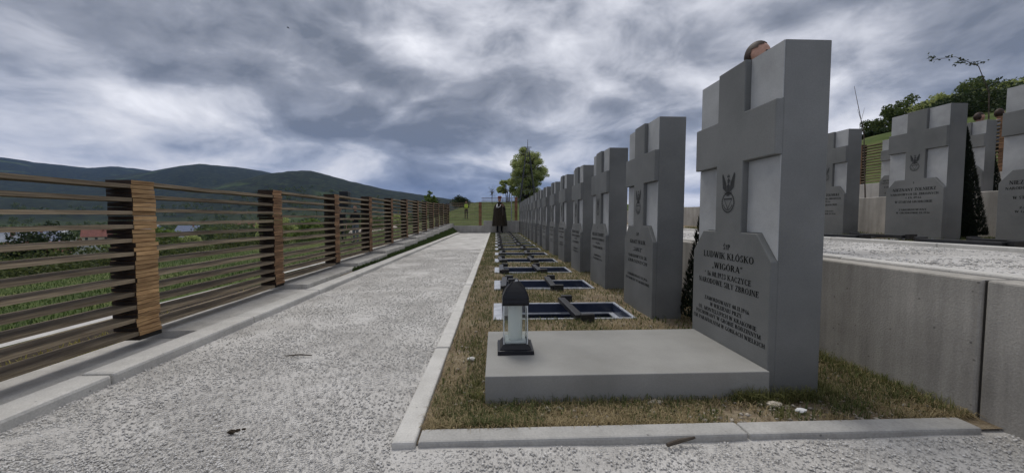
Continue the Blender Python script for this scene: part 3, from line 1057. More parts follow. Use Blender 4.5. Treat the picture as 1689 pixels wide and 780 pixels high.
INSCR = {
    'near': [('\u015a\u2020P', 0.055, 0.026, 0.302, 0.592), ('LUDWIK K\u0141\u00d3SKO', 0.40, 0.031, 0.303, 0.543), ('\u201eWIG\u00d3RA\u201d', 0.245, 0.030, 0.30, 0.489),
             ('* 16.08.1923 KACZYCE', 0.375, 0.026, 0.302, 0.442), ('NARODOWE SI\u0141Y ZBROJNE', 0.48, 0.026, 0.304, 0.402),
             ('ZAMORDOWANY 08.11.1946', 0.36, 0.0195, 0.304, 0.312), ('W WI\u0118ZIENIU PRZY', 0.257, 0.0195, 0.303, 0.283),
             ('UL. MONTELUPICH W KRAKOWIE', 0.468, 0.0195, 0.306, 0.252), ('POCHOWANY W GROBIE RODZINNYM', 0.52, 0.0195, 0.305, 0.224),
             ('CM. PARAFIALNYM W G\u00d3RKACH WIELKICH', 0.572, 0.0195, 0.304, 0.193)],
    'second': [('\u015a\u2020P', 0.055, 0.024, 0.302, 0.60), ('IGNACY WALIK', 0.33, 0.030, 0.303, 0.535), ('\u201eSAREZ\u201d', 0.20, 0.028, 0.30, 0.475),
               ('NARODOWYCH SI\u0141', 0.40, 0.024, 0.302, 0.420), ('ZBROJNYCH', 0.42, 0.024, 0.304, 0.378),
               ('ZAMORDOWANY IX.1946', 0.43, 0.0195, 0.304, 0.262), ('POCHOWANY W GRODKOWIE', 0.50, 0.0195, 0.303, 0.226)],
    'unknown': [('\u2020', 0.02, 0.022, 0.303, 0.628), ('NIEZNANY \u017bO\u0141NIERZ', 0.46, 0.034, 0.303, 0.545), ('NARODOWYCH SI\u0141 ZBROJNYCH', 0.51, 0.025, 0.303, 0.495),
                ('\u2020 IX.1946', 0.17, 0.022, 0.30, 0.455), ('W STARYM GRODKOWIE', 0.40, 0.026, 0.302, 0.405),
                ('ZAMORDOWANY', 0.30, 0.020, 0.304, 0.315), ('W GRODKOWIE IX.1946', 0.36, 0.021, 0.303, 0.277)],
}


def inscription_mesh(key, x):
    m = MB()
    for s, width, cap, cu, z in INSCR[key]:
        for q in text_quads(s, width, cap, cu, z):
            n = len(m.v)
            m.v += [(x, u, zz) for u, zz in q]
            m.face([n, n + 1, n + 2, n + 3])
    me = bpy.data.meshes.new('inscription')
    me.from_pydata(m.v, [], m.f)
    return me


def emblem_mesh(x):
    """crowned eagle with raised wings over a round wreath and shield"""
    m = MB()
    cu = 0.302

    def quad(pts):
        n = len(m.v)
        m.v += [(x, cu - a, b) for a, b in pts]
        m.face(list(range(n, n + len(pts))))

    def ring(cz, r0, r1, a0=0, a1=360, n=28, sx=1.0):
        for i in range(n):
            a, b = R(a0 + (a1 - a0) * i / n), R(a0 + (a1 - a0) * (i + 0.8) / n)
            quad([(r0 * sx * math.cos(a), cz + r0 * math.sin(a)), (r1 * sx * math.cos(a), cz + r1 * math.sin(a)),
                  (r1 * sx * math.cos(b), cz + r1 * math.sin(b)), (r0 * sx * math.cos(b), cz + r0 * math.sin(b))])
    ring(0.824, 0.043, 0.051)
    ring(0.824, 0.033, 0.038, 195, 345, 14)
    quad([(-0.034, 0.845), (0.034, 0.845), (0.030, 0.838), (-0.030, 0.838)])
    quad([(-0.034, 0.845), (-0.028, 0.84), (0.0, 0.797), (0.0, 0.790)])
    quad([(0.034, 0.845), (0.028, 0.84), (0.0, 0.797), (0.0, 0.790)])
    # body, head, crown
    quad([(-0.010, 0.866), (0.010, 0.866), (0.013, 0.905), (0.0, 0.918), (-0.013, 0.905)])
    quad([(-0.006, 0.916), (0.007, 0.916), (0.010, 0.936), (0.0, 0.944), (-0.008, 0.934)])
    quad([(0.008, 0.934), (0.018, 0.929), (0.009, 0.925)])
    quad([(-0.009, 0.946), (0.009, 0.946), (0.012, 0.960), (0.005, 0.952), (0.0, 0.963), (-0.005, 0.952), (-0.012, 0.960)])
    for s in (-1, 1):
        for i in range(6):           # feathers of each raised wing
            a0 = 0.012 + i * 0.0055
            top = 0.972 - 0.010 * (5 - i) - (0.012 if i == 5 else 0)
            quad([(s * a0, 0.872 + 0.004 * i), (s * (a0 + 0.0036), 0.874 + 0.004 * i),
                  (s * (a0 + 0.0115), top), (s * (a0 + 0.0085), top + 0.006), (s * (a0 + 0.005), top - 0.004)])
        quad([(s * 0.010, 0.868), (s * 0.030, 0.876), (s * 0.024, 0.868), (s * 0.012, 0.858)])
    quad([(-0.012, 0.856), (0.012, 0.856), (0.006, 0.866), (-0.006, 0.866)])
    me = bpy.data.meshes.new('emblem')
    me.from_pydata(m.v, [], m.f)
    return me


# ------------------------------------------------------------------ headstones
W, T_ = 0.61, 1.47
relief_poly = [(0, -0.1), (W, -0.1), (W, 0.565), (W - 0.095, 0.68), (0.405, 0.68), (0.405, 1.01), (W, 1.01), (W, 1.235), (0.405, 1.235),
               (0.405, T_), (0.2, T_), (0.2, 1.235), (0, 1.235), (0, 1.01), (0.2, 1.01), (0.2, 0.68), (0.095, 0.68), (0, 0.565)]
panels = [[(0.0025, 1.2375), (0.1975, 1.2375), (0.1975, T_ - 0.002), (0.0025, T_ - 0.002)],
          [(0.4075, 1.2375), (W - 0.0025, 1.2375), (W - 0.0025, T_ - 0.002), (0.4075, T_ - 0.002)],
          [(0.0025, 0.571), (0.096, 0.6835), (0.1975, 0.6835), (0.1975, 1.0075), (0.0025, 1.0075)],
          [(W - 0.0025, 0.571), (W - 0.096, 0.6835), (0.4075, 0.6835), (0.4075, 1.0075), (W - 0.0025, 1.0075)]]
EMB = emblem_mesh(-0.0012)
EMB.materials.append(M['emblem'])
INS = {k: inscription_mesh(k, -0.0012) for k in INSCR}
for k in INS:
    INS[k].materials.append(M['letter'])


def headstone(loc, label, group):
    t = thing('headstone', label, 'headstone', loc, 0, group)
    MB().box(0.0305, 0.225, 0, W, -0.1, T_).build('core', M['granite'], t, bevel=0.0045)
    MB().prism_x(relief_poly, 0, 0.030, back=False).build('cross_relief', M['granite'], t, bevel=0.004)
    for p in panels:
        MB().prism_x(p, 0.0275, 0.0312).build('recessed_panel', M['granite_light'], t)
    obj('emblem', EMB, M['emblem'], t)
    obj('inscription', INS['near'], M['letter'], t)
    return t


SP = 1.18
ORD = ['nearest', 'second', 'third', 'fourth', 'fifth', 'sixth', 'seventh', 'eighth', 'ninth', 'tenth', 'eleventh', 'twelfth', 'thirteenth', 'fourteenth', 'fifteenth']
GROW = 'cross-shaped headstones of the lower row'
GUP = 'cross-shaped headstones of the upper rows'
stone0 = headstone((1.14, 1.505, 0), 'nearest and largest grey headstone with cross relief, behind the pale slab with the lantern', GROW)


def copy_stone(loc, label, group, key):
    r = dup(stone0, loc, label, group=group)
    for c in r.children:
        if c.name.startswith('inscription'):
            c.data = INS[key]
    r.rotation_euler = (0, random.uniform(-0.004, 0.004), random.uniform(-0.006, 0.006))
    return r


for k in range(1, 15):
    if k == 14:
        lab = 'farthest grey headstone of the lower row, by the end wall'
    else:
        lab = 'grey headstone with cross relief, %s in the lower row counted from the camera' % ORD[k]
    copy_stone((1.14, 1.505 + SP * k, random.uniform(-0.012, 0.006)), lab, GROW, 'second' if k == 1 else 'unknown')
copy_stone((4.9, 2.87, 0.52), 'upper row headstone cut off by the right edge of the picture', GUP, 'unknown')
copy_stone((4.9, 3.93, 0.52), 'whole upper row headstone with dark conifer at its right side', GUP, 'unknown')
copy_stone((4.9, 5.11, 0.52), 'upper row headstone half hidden behind the nearest headstone', GUP, 'unknown')
copy_stone((8.6, 6.34, 1.0), 'headstone of the topmost row seen between two upper row headstones', GUP, 'unknown')
copy_stone((8.6, 7.52, 1.0), 'topmost row headstone mostly hidden by the whole upper row headstone', GUP, 'unknown')

# slab in front of the nearest headstone
slab = MB().box(-0.045, 1.1385, 1.487, 2.09, -0.05, 0.112).build('grave_slab', M['slab'], bevel=0.004)
tag(slab, 'thick pale grey grave slab lying in front of the nearest headstone', 'grave slab')


# ------------------------------------------------------------------ open graves with steel supports
def grave_frame(loc, label, group):
    t = thing('open_grave', label, 'grave', loc, 0, group)
    L, Wd, zt = 1.06, 0.52, 0.012
    rim = MB()
    rim.box(0, 0.07, 0, Wd, -0.04, zt)
    rim.box(L - 0.022, L, 0, Wd, -0.04, zt)
    rim.box(0.07, L - 0.022, 0, 0.02, -0.04, zt)
    rim.box(0.07, L - 0.022, Wd - 0.02, Wd, -0.04, zt)
    rim.build('rim', M['zinc'], t, bevel=0.003)
    b = MB()                                   # open basin, seen from inside
    x0, x1, y0, y1, zb = 0.0705, L - 0.0225, 0.0205, Wd - 0.0205, -0.16
    b.box(x0, x0 + 0.006, y0, y1, zb, 0.004)
    b.box(x1 - 0.006, x1, y0, y1, zb, 0.004)
    b.box(x0 + 0.006, x1 - 0.006, y0, y0 + 0.006, zb, 0.004)
    b.box(x0 + 0.006, x1 - 0.006, y1 - 0.006, y1, zb, 0.004)
    b.box(x0, x1, y0, y1, zb - 0.01, zb)
    b.build('basin', M['navy'], t)
    ld = MB()
    ld.box(x0 + 0.0065, x1 - 0.0065, y1 - 0.045, y1 - 0.0065, -0.075, -0.067)
    ld.box(x1 - 0.05, x1 - 0.0065, y0 + 0.0065, y1 - 0.0455, -0.075, -0.067)
    ld.build('ledge', M['zinc'], t)
    return t


def support_bar(loc, label, group):
    t = thing('support_bar', label, 'steel bar', loc, 0, group)
    MB().box(-0.03, 0.03, -0.04, 0.56, 0.014, 0.05).build('bar', M['black_steel'], t, bevel=0.004)
    for y in (-0.085, 0.562):
        MB().box(0.005, 0.10, y, y + 0.043, -0.01, 0.062).build('foot', M['black_steel'], t, bevel=0.004)
    return t


GF, GB = 'open grave frames of the lower row', 'black steel bars across the open graves'
g0 = b0 = None
for k in range(1, 15):
    y = 1.505 + SP * k + 0.02
    lab = 'grey rimmed dark blue open grave before the %s lower headstone' % ORD[k]
    zg = 0.0
    if g0 is None:
        g0 = grave_frame((-0.02, y, zg), lab, GF)
    else:
        dup(g0, (-0.02, y, zg), lab, group=GF)
    for x, side in ((0.085, 'path'), (0.60, 'headstone')):
        lab = 'black steel bar over the grave of the %s lower headstone, %s side' % (ORD[k], side)
        if b0 is None:
            b0 = support_bar((x, y, zg), lab, GB)
        else:
            bb = dup(b0, (x + random.uniform(-0.015, 0.015), y, zg), lab, group=GB)
            bb.rotation_euler = (0, 0, random.uniform(-0.05, 0.05))
for j, (y, w) in enumerate(((2.77, 'headstone at the right picture edge'), (3.95, 'whole upper row headstone'), (5.13, 'half hidden upper row headstone'))):
    dup(g0, (3.82, y, 0.505), 'open grave frame on the upper terrace before the %s' % w, group='open grave frames of the upper row')
    for x, side in ((3.93, 'path'), (4.45, 'headstone')):
        dup(b0, (x, y, 0.51), 'black upper terrace steel bar before the %s, %s side' % (w, side), group='black steel bars on the upper terrace')


# ------------------------------------------------------------------ grave lantern
def lantern():
    t = thing('grave_lantern', 'black and glass grave lantern with white candle on the pale slab', 'lantern', (0.092, 1.80, 0.112))
    b = MB().frustum(0, 0, 0, 0.020, 0.086, 0.086, 0.084, 0.084)
    b.frustum(0, 0, 0.0201, 0.042, 0.076, 0.076, 0.060, 0.060)
    b.build('base', M['black_plastic'], t, bevel=0.003)
    h = 0.0555
    for i, (ax, s) in enumerate((('x', -1), ('x', 1), ('y', -1), ('y', 1))):
        g = MB()
        if ax == 'x':
            g.box(s * h - 0.0015, s * h + 0.0015, -h + 0.003, h - 0.003, 0.0425, 0.226)
        else:
            g.box(-h + 0.003, h - 0.003, s * h - 0.0015, s * h + 0.0015, 0.0425, 0.226)
        g.build('glass_pane', M['glass'], t)
    for sx in (-1, 1):
        for sy in (-1, 1):
            MB().box(sx * h - 0.002, sx * h + 0.002, sy * h - 0.002, sy * h + 0.002, 0.0425, 0.226).build('glass_edge', M['wax_clear'], t)
    ring = lambda r, z: [(r * math.cos(2 * math.pi * i / 20), r * math.sin(2 * math.pi * i / 20), z) for i in range(20)]
    MB().loft([ring(0.031, 0.0425), ring(0.032, 0.05), ring(0.032, 0.125), ring(0.030, 0.13)]).build('candle', M['wax'], t, smooth=False)
    MB().loft([ring(0.0345, 0.0425), ring(0.0345, 0.224)], cap=False).build('candle_cup', M['cup'], t, smooth=True)
    MB().box(-0.050, 0.050, -0.050, 0.050, 0.0425, 0.056).build('candle_tray', M['wax_clear'], t, bevel=0.004)
    r = MB().frustum(0, 0, 0.226, 0.236, 0.062, 0.062, 0.064, 0.064)
    r.frustum(0, 0, 0.236, 0.256, 0.063, 0.063, 0.061, 0.061)
    prof = [(0.256, 0.060), (0.272, 0.0565), (0.290, 0.049), (0.307, 0.038), (0.322, 0.025), (0.334, 0.013)]
    sq = lambda hw, z: [(-hw, -hw, z), (hw, -hw, z), (hw, hw, z), (-hw, hw, z)]
    r.loft([sq(hw, z) for z, hw in prof])
    roof = r.build('roof', M['black_plastic'], t, bevel=0.002)
    rb = MB()
    for sx in (-1, 1):
        for sy in (-1, 1):
            rb.tube([(sx * hw, sy * hw, z) for z, hw in prof], 0.0035, 6)
    rb.build('roof_rib', M['black_plastic'], roof)
    kn = MB()
    kn.box(-0.033, -0.012, -0.012, 0.012, 0.322, 0.345)
    kn.tube([(-0.014, 0, 0.338), (0.016, 0, 0.338)], 0.009, 8)
    kn.build('handle', M['black_plastic'], t, bevel=0.002)
    MB().tube([(0.006, -0.014, 0.334), (0.006, 0.010, 0.334)], 0.0085, 10).build('cap', M['silver'], t)


lantern()


# ------------------------------------------------------------------ trees and shrubs
def leaf_cloud(centres, radii, n, size, flat=0.6):
    """n leaf quads scattered in clumps"""
    c = np.asarray(centres)
    rad = np.asarray(radii)
    w = rad ** 2
    idx = rng.choice(len(c), n, p=w / w.sum())
    d = rng.normal(size=(n, 3))
    d /= np.linalg.norm(d, axis=1)[:, None]
    d *= (rng.random(n) ** 0.45 * rad[idx])[:, None]
    d[:, 2] *= 0.8
    P = c[idx] + d
    a = rng.normal(size=(n, 3))
    a /= np.linalg.norm(a, axis=1)[:, None]
    b = np.cross(a, rng.normal(size=(n, 3)))
    b /= np.linalg.norm(b, axis=1)[:, None]
    s = size * (0.6 + 0.8 * rng.random(n))[:, None]
    v = np.stack([P - a * s, P + b * s * flat, P + a * s, P - b * s * flat], 1).reshape(-1, 3)
    f = np.arange(4 * n).reshape(n, 4)
    return v, f


def make_tree(name, label, cat, loc, height, crown_r, crown_h, leaves, leaf, mat, group=None, stems=1, clumps=26, seed=1, base=0.0, airy=0.55):
    rnd = random.Random(seed)
    t = thing(name, label, cat, loc, rnd.uniform(0, 6.28), group)
    m = MB()
    cz = height - crown_h / 2
    cs, rs = [], []
    for i in range(clumps):
        for _ in range(40):
            p = Vector((rnd.uniform(-1, 1), rnd.uniform(-1, 1), rnd.uniform(-1, 1)))
            if 0.35 < p.length < 1:
                break
        q = Vector((p.x * crown_r, p.y * crown_r, cz + p.z * crown_h / 2))
        if q.z > cz:
            k = 1 - 0.35 * (q.z - cz) / (crown_h / 2)
            q.x *= k
            q.y *= k
        cs.append(q)
        rs.append(crown_r * rnd.uniform(0.2, 0.42) * airy * 1.6)
    tr = height * 0.022 + 0.02
    heads = []
    for s in range(stems):
        a = 6.28 * s / stems + rnd.uniform(0, 1)
        lean = 0.0 if stems == 1 else crown_r * 0.35
        top = Vector((math.cos(a) * lean, math.sin(a) * lean, height * 0.62))
        b = Vector((math.cos(a) * 0.1 * stems, math.sin(a) * 0.1 * stems, -0.2)) if stems > 1 else Vector((0, 0, -0.2))
        mid = b.lerp(top, 0.5) + Vector((rnd.uniform(-.1, .1), rnd.uniform(-.1, .1), 0)) * crown_r * 0.4
        m.tube([b, mid, top], [tr, tr * 0.7, tr * 0.4], 7)
        heads.append((b, mid, top))
    for q in cs:
        b, mid, top = heads[rnd.randrange(len(heads))]
        k = rnd.uniform(0.2, 0.95)
        s = mid.lerp(top, k) if q.z > mid.z else b.lerp(mid, rnd.uniform(0.6, 1))
        e = s.lerp(q, 0.55) + Vector((0, 0, 0.06 * height))
        m.tube([s, e, q], [tr * 0.32, tr * 0.2, tr * 0.06], 5, cap=False)
    m.build('trunk', M['bark'], t, smooth=True)
    v, f = leaf_cloud([tuple(c) for c in cs], rs, leaves, leaf)
    o = obj('crown', np_mesh('crown', v, f), mat, t)
    return t


def gz(x, y):
    return float(terrain_z(np.array([x]), np.array([y]))[0])


def polar(az, r):
    return r * math.sin(R(az)), r * math.cos(R(az))


make_tree('willow_tree', 'large pale green willow standing behind the steel lattice spire', 'tree', (5.3, 62, gz(5.3, 62) - 0.2), 9.0, 3.2, 9.4, 46000, 0.085, M['leaf_willow'], stems=6, clumps=210, seed=3, airy=0.38)
make_tree('young_tree', 'small pale willow sapling left of the large willow', 'tree', (2.0, 64, gz(2.0, 64) - 0.2), 4.2, 1.7, 3.4, 2200, 0.15, M['leaf_willow'], stems=3, clumps=22, seed=5, airy=0.5)
make_tree('bare_tree', 'small leafless tree on the crest left of the willow', 'tree', (-0.6, 60, gz(-0.6, 60) - 0.1), 3.2, 0.9, 2.4, 60, 0.05, M['leaf_mid'], clumps=22, seed=8)
make_tree('young_tree', 'bright green young tree rising just above the fence', 'tree', (-7.0, 40, gz(-7.0, 40) - 0.2), 3.9 - gz(-7.0, 40), 0.8, 2.6, 2600, 0.08, M['leaf_fresh'], clumps=26, seed=9)
make_tree('dark_bush', 'dense dark green bush on the crest beside the policeman', 'bush', (-5.4, 58, gz(-5.4, 58) - 0.2), 4.3 - gz(-5.4, 58), 1.5, 1.8, 3500, 0.10, M['leaf_dark'], clumps=30, seed=10, airy=0.7)
make_tree('dark_bush', 'low dark bush on the crest behind the corner of the fence', 'bush', (-10.0, 60, gz(-10.0, 60) - 0.2), 3.6 - gz(-10, 60), 1.8, 1.8, 2500, 0.10, M['leaf_dark'], clumps=26, seed=12, airy=0.7)

# trees on the slope to the right
for i, (az, r, h, cr, mat, lab) in enumerate([
        (47.6, 45, 10.2, 2.2, 'leaf_mid', 'leftmost tree of the wood above the right-hand fence'),
        (49.2, 43, 10.3, 2.3, 'leaf_mid', 'second tree from the left in the wood above the right-hand fence'),
        (51.2, 42, 10.0, 2.6, 'leaf_willow', 'paler tree in the middle of the wood on the right slope'),
        (53.4, 40, 10.0, 2.6, 'leaf_mid', 'tallest tree of the wood, below the overhanging twig'),
        (55.6, 40, 9.6, 2.8, 'leaf_willow', 'rightmost tree of the wood, at the edge of the picture'),
        (46.2, 34, 6.55, 0.9, 'leaf_dark', 'round dark bush on the grass slope beside the thin bare pole')]):
    x, y = polar(az, r)
    make_tree('slope_tree' if i < 5 else 'dark_bush', lab, 'tree' if i < 5 else 'bush', (x, y, gz(x, y) - 0.2), h - gz(x, y), cr, (h - gz(x, y)) * 0.8, 5200 if i < 5 else 2500, 0.085, M[mat],
              'trees on the right slope' if i < 5 else None, clumps=40, seed=30 + i, airy=0.36)


def undergrowth():
    cs, rs = [], []
    for i in range(150):
        x, y = polar(random.uniform(49.5, 57), random.uniform(31, 40))
        cs.append((x, y, gz(x, y) + random.uniform(0.1, 1.0)))
        rs.append(random.uniform(0.4, 0.7))
    v, f = leaf_cloud(cs, rs, 14000, 0.08)
    tag(obj('undergrowth', np_mesh('undergrowth', v, f), M['leaf_dark']), 'dark green undergrowth below the trees on the right slope', 'undergrowth', kind='stuff')


undergrowth()

# overhanging leafy twig and thin bare pole at the right
tw = thing('birch_sapling', 'slender birch sapling arching over the wood at top right', 'sapling', (9.6, 7.0, 1.0))
pts = [(0, 0, 0), (0.05, 0.05, 1.3), (0.1, 0.12, 2.2), (-0.02, 0.22, 2.75), (-0.35, 0.35, 2.98), (-0.75, 0.5, 2.96)]
tm = MB().tube(pts, [0.02, 0.016, 0.01, 0.006, 0.004, 0.002], 6)
lc = []
for k in range(16):
    a = Vector(pts[2]).lerp(Vector(pts[3]), random.random()) if k < 5 else Vector(pts[3]).lerp(Vector(pts[4]), random.random()) if k < 11 else Vector(pts[4]).lerp(Vector(pts[5]), random.random())
    b = a + Vector((random.uniform(-0.22, 0.22), random.uniform(-0.2, 0.2), random.uniform(-0.16, 0.16)))
    tm.tube([a, b], [0.003, 0.0015], 4)
    lc += [tuple(b), tuple(a.lerp(b, 0.5))]
tm.build('trunk', M['bark'], tw)
v, f = leaf_cloud(lc, [0.06] * len(lc), 110, 0.028)
obj('crown', np_mesh('crown', v, f), M['leaf_dark'], tw)
pole = MB().tube([(9.6, 9.4, 1.0), (9.52, 9.45, 2.9), (9.30, 9.55, 4.15)], [0.016, 0.011, 0.004], 6)
pole.tube([(9.5, 9.46, 3.1), (9.36, 9.5, 3.55)], [0.006, 0.002], 5).tube([(9.47, 9.48, 3.3), (9.56, 9.5, 3.6)], [0.005, 0.002], 5)
tag(pole.build('bare_sapling', M['bark']), 'thin leafless sapling sticking up between two upper row headstones', 'sapling')


def conifer(loc, h, r, label):
    t = thing('conifer', label, 'conifer', loc, 0, 'clipped dark conifers between headstones')
    n = 9000
    z = rng.random(n) ** 1.25
    a = rng.random(n) * 2 * np.pi
    rr = r * (1 - z) ** 0.95 * (0.86 + 0.12 * rng.random(n)) + 0.012
    P = np.stack([rr * np.cos(a), rr * np.sin(a), 0.05 + z * (h - 0.05)], -1)
    up = np.stack([np.cos(a) * 0.35, np.sin(a) * 0.35, np.ones(n)], -1) + rng.normal(size=(n, 3)) * 0.25
    up /= np.linalg.norm(up, axis=1)[:, None]
    sd = np.stack([-np.sin(a), np.cos(a), np.zeros(n)], -1) + rng.normal(size=(n, 3)) * 0.3
    s = (0.008 + 0.009 * rng.random(n))[:, None]
    v = np.stack([P - sd * s * 0.6, P + sd * s * 0.6, P + up * s * 2.2], 1).reshape(-1, 3)
    obj('foliage', np_mesh('foliage', v, np.arange(3 * n).reshape(n, 3)), M['thuja'], t)
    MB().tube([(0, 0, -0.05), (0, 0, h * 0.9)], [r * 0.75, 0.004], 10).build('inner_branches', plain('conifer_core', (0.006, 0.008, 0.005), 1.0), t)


conifer((5.50, 4.24, 0.5), 1.30, 0.22, 'dark conical conifer beside the whole upper row headstone')
conifer((9.2, 6.72, 1.0), 1.25, 0.24, 'dark conical conifer beside the topmost row headstone')
conifer((1.58, 2.62, 0.0), 1.25, 0.24, 'dark conifer showing between the nearest and the second headstone')


# ------------------------------------------------------------------ grass
def blades(name, P, h0, h1, w, mat, label, lean=0.6, cat='grass'):
    n = len(P)
    a = rng.random(n) * 2 * np.pi
    h = (h0 + (h1 - h0) * rng.random(n) ** 1.6)[:, None]
    d = np.stack([np.cos(a), np.sin(a), np.zeros(n)], -1)
    s = np.stack([-np.sin(a), np.cos(a), np.zeros(n)], -1) * w * (0.6 + 0.8 * rng.random(n))[:, None]
    L = (lean * (0.3 + rng.random(n)))[:, None]
    mid = P + d * h * L * 0.35 + np.array([0, 0, 1]) * h * 0.6
    tip = P + d * h * L + np.array([0, 0, 1]) * h * np.clip(1.05 - L * 0.5, 0.12, 1)
    v = np.stack([P - s, P + s, mid + s * 0.7, mid - s * 0.7, tip], 1).reshape(-1, 3)
    b = (np.arange(n) * 5)[:, None]
    f = np.concatenate([b + np.array([[0, 1, 2]]), b + np.array([[0, 2, 3]]), b + np.array([[3, 2, 4]])], 0)
    return tag(obj(name, np_mesh(name, v, f), mat), label, cat, kind='stuff')


def plot_points(n, near, y1=18.7, clump=0.5, seed=31, edge=0.0):
    u = rng.random(n)
    y = 1.295 + (y1 - 1.295) * u ** near
    x = -0.255 + 2.04 * rng.random(n)
    P = np.stack([x, y, np.zeros(n)], -1)
    d = fbm(x * 3.2, y * 3.2, 4, seed)
    # grass thrives at the foot of slab, stones and wall
    foot = np.exp(-np.abs(y - 1.46) / 0.03) * (x > -0.05) * 0.25 + np.exp(-np.abs(x - 1.74) / 0.12) * 0.12 + np.exp(-np.abs(x + 0.09) / 0.05) * (y > 1.4) * (y < 2.3) * 0.2
    ok = free(P) & (d + foot + 0.22 * rng.random(n) > clump)
    P = P[ok]
    P[:, 2] = (fbm(P[:, 0] * 4, P[:, 1] * 4, 4, 5) - 0.5) * 2 * 0.014 - 0.002
    return P


blades('dry_grass', plot_points(150000, 2.2, clump=0.52, seed=33), 0.010, 0.042, 0.0011, M['straw'], 'dry straw-coloured grass lying over the plot soil', lean=1.5)
blades('green_grass', plot_points(160000, 2.0, clump=0.665, seed=37), 0.012, 0.055, 0.0012, M['grass'], 'short olive green grass growing in patches on the plot', lean=0.8)
blades('far_plot_grass', plot_points(60000, 0.8, clump=0.45, seed=39), 0.02, 0.05, 0.003, M['grass'], 'short grass between the farther open graves', lean=0.8)

def tufts():
    C = []
    for i in range(900):
        u = random.random()
        if u < 0.30:                               # along slab and stone feet
            c = (random.uniform(-0.04, 1.35), 1.47 - abs(random.gauss(0, 0.012)))
        elif u < 0.42:
            c = (-0.06 - abs(random.gauss(0, 0.015)), random.uniform(1.5, 2.1))
        elif u < 0.55:
            c = (1.77 - abs(random.gauss(0, 0.05)), random.uniform(1.32, 3.2))
        elif u < 0.66:
            c = (1.39 + abs(random.gauss(0, 0.02)), random.uniform(1.45, 2.15))
        else:
            c = (random.uniform(-0.25, 1.75), 1.3 + 5 * random.random() ** 2)
        C.append((*c, random.uniform(0.6, 1.0)))
    C = np.array(C)
    C = C[free(C)]
    C = C[fbm(C[:, 0] * 2.5, C[:, 1] * 2.5, 3, 91) > 0.54]
    P = np.repeat(C, 16, axis=0)
    P[:, :2] += rng.normal(size=(len(P), 2)) * 0.009
    P[:, 2] = -0.006
    P = P[free(P)]
    blades('grass_tufts', P, 0.025, 0.085, 0.0014, M['tuft'], 'taller green grass tufts at the foot of slab, stones and wall', lean=0.75)


M['tuft'] = leaf_mat('tuft_blades', (0.07, 0.085, 0.026), (0.24, 0.23, 0.09), 0.3)
tufts()

n = 26000
y = 5 + 13.6 * rng.random(n)
xf = -1.89 - 0.018 * (y - 5)
u = rng.random(n)
P = np.stack([-1.88 + (xf + 1.88) * u, y, 0.035 + u * (0.015 + 0.016 * (y - 5))], -1)
blades('verge_grass', P, 0.02, 0.07, 0.003, M['lush'], 'lush green grass verge between path kerb and fence footing', lean=0.7)

n = 30000
P = np.stack([3.8 + 2.1 * rng.random(n), 1.5 + 8 * rng.random(n), np.full(n, 0.50)], -1)
k = (P[:, 1] - 2.75) % SP
ok = ~((P[:, 0] > 4.88) & (P[:, 0] < 5.14) & (k < W + 0.01)) & ~((P[:, 0] < 4.9) & (k > 0.01) & (k < 0.56)) & (fbm(P[:, 0] * 3, P[:, 1] * 3, 3, 41) > 0.42)
blades('terrace_grass', P[ok], 0.02, 0.06, 0.002, M['grass'], 'short grass around the upper row of headstones', lean=0.8)

n = 90000
rr = 2.6 + 24 * rng.random(n) ** 1.5
aa = np.radians(-75 + 65 * rng.random(n))
P = np.stack([rr * np.sin(aa), rr * np.cos(aa), np.zeros(n)], -1)
P = P[(P[:, 0] < -4.5)]
P[:, 2] = terrain_z(P[:, 0], P[:, 1]) - 0.01
blades('lawn', P, 0.03, 0.10, 0.006, M['lush'], 'green lawn on the slope beyond the left fence', lean=0.7)

# ground strips just outside the left fence
def strip(name, x0, x1, dz, mat, y0=-1, y1=30):
    nx, ny = 6, 60
    X, Y = np.meshgrid(np.linspace(x0, x1, nx), np.linspace(y0, y1, ny), indexing='ij')
    Z = terrain_z(X, Y) + dz
    v = np.stack([X, Y, Z], -1).reshape(-1, 3)
    i, j = np.meshgrid(np.arange(nx - 1), np.arange(ny - 1), indexing='ij')
    a = (i * ny + j).ravel()
    o = obj(name, np_mesh(name, v, np.stack([a, a + ny, a + ny + 1, a + 1], -1)), mat, smooth=True)
    return tag(o, kind='structure')


M['dark_soil'] = ground_mat('dark_soil', [(0.022, 0.017, 0.012), (0.045, 0.034, 0.024), (0.075, 0.058, 0.04)], (2, 40), 0.02, 30)
strip('bare_soil', -3.75, -2.25, 0.03, M['dark_soil'], y1=18.6)
strip('gravel_track', -4.20, -4.03, 0.04, M['gravel'], y1=18.6)
n = 16000
y = 0.5 + 17 * rng.random(n)
x = -3.15 + 0.22 * rng.normal(size=n) * 0.6
P = np.stack([x, y, terrain_z(x, y) + 0.03], -1)
blades('roadside_grass', P, 0.03, 0.10, 0.004, leaf_mat('yellow_grass_blades', (0.16, 0.14, 0.03), (0.32, 0.27, 0.07), 0.25), 'yellowish grass strip on dark soil just beyond the left fence', lean=0.9)


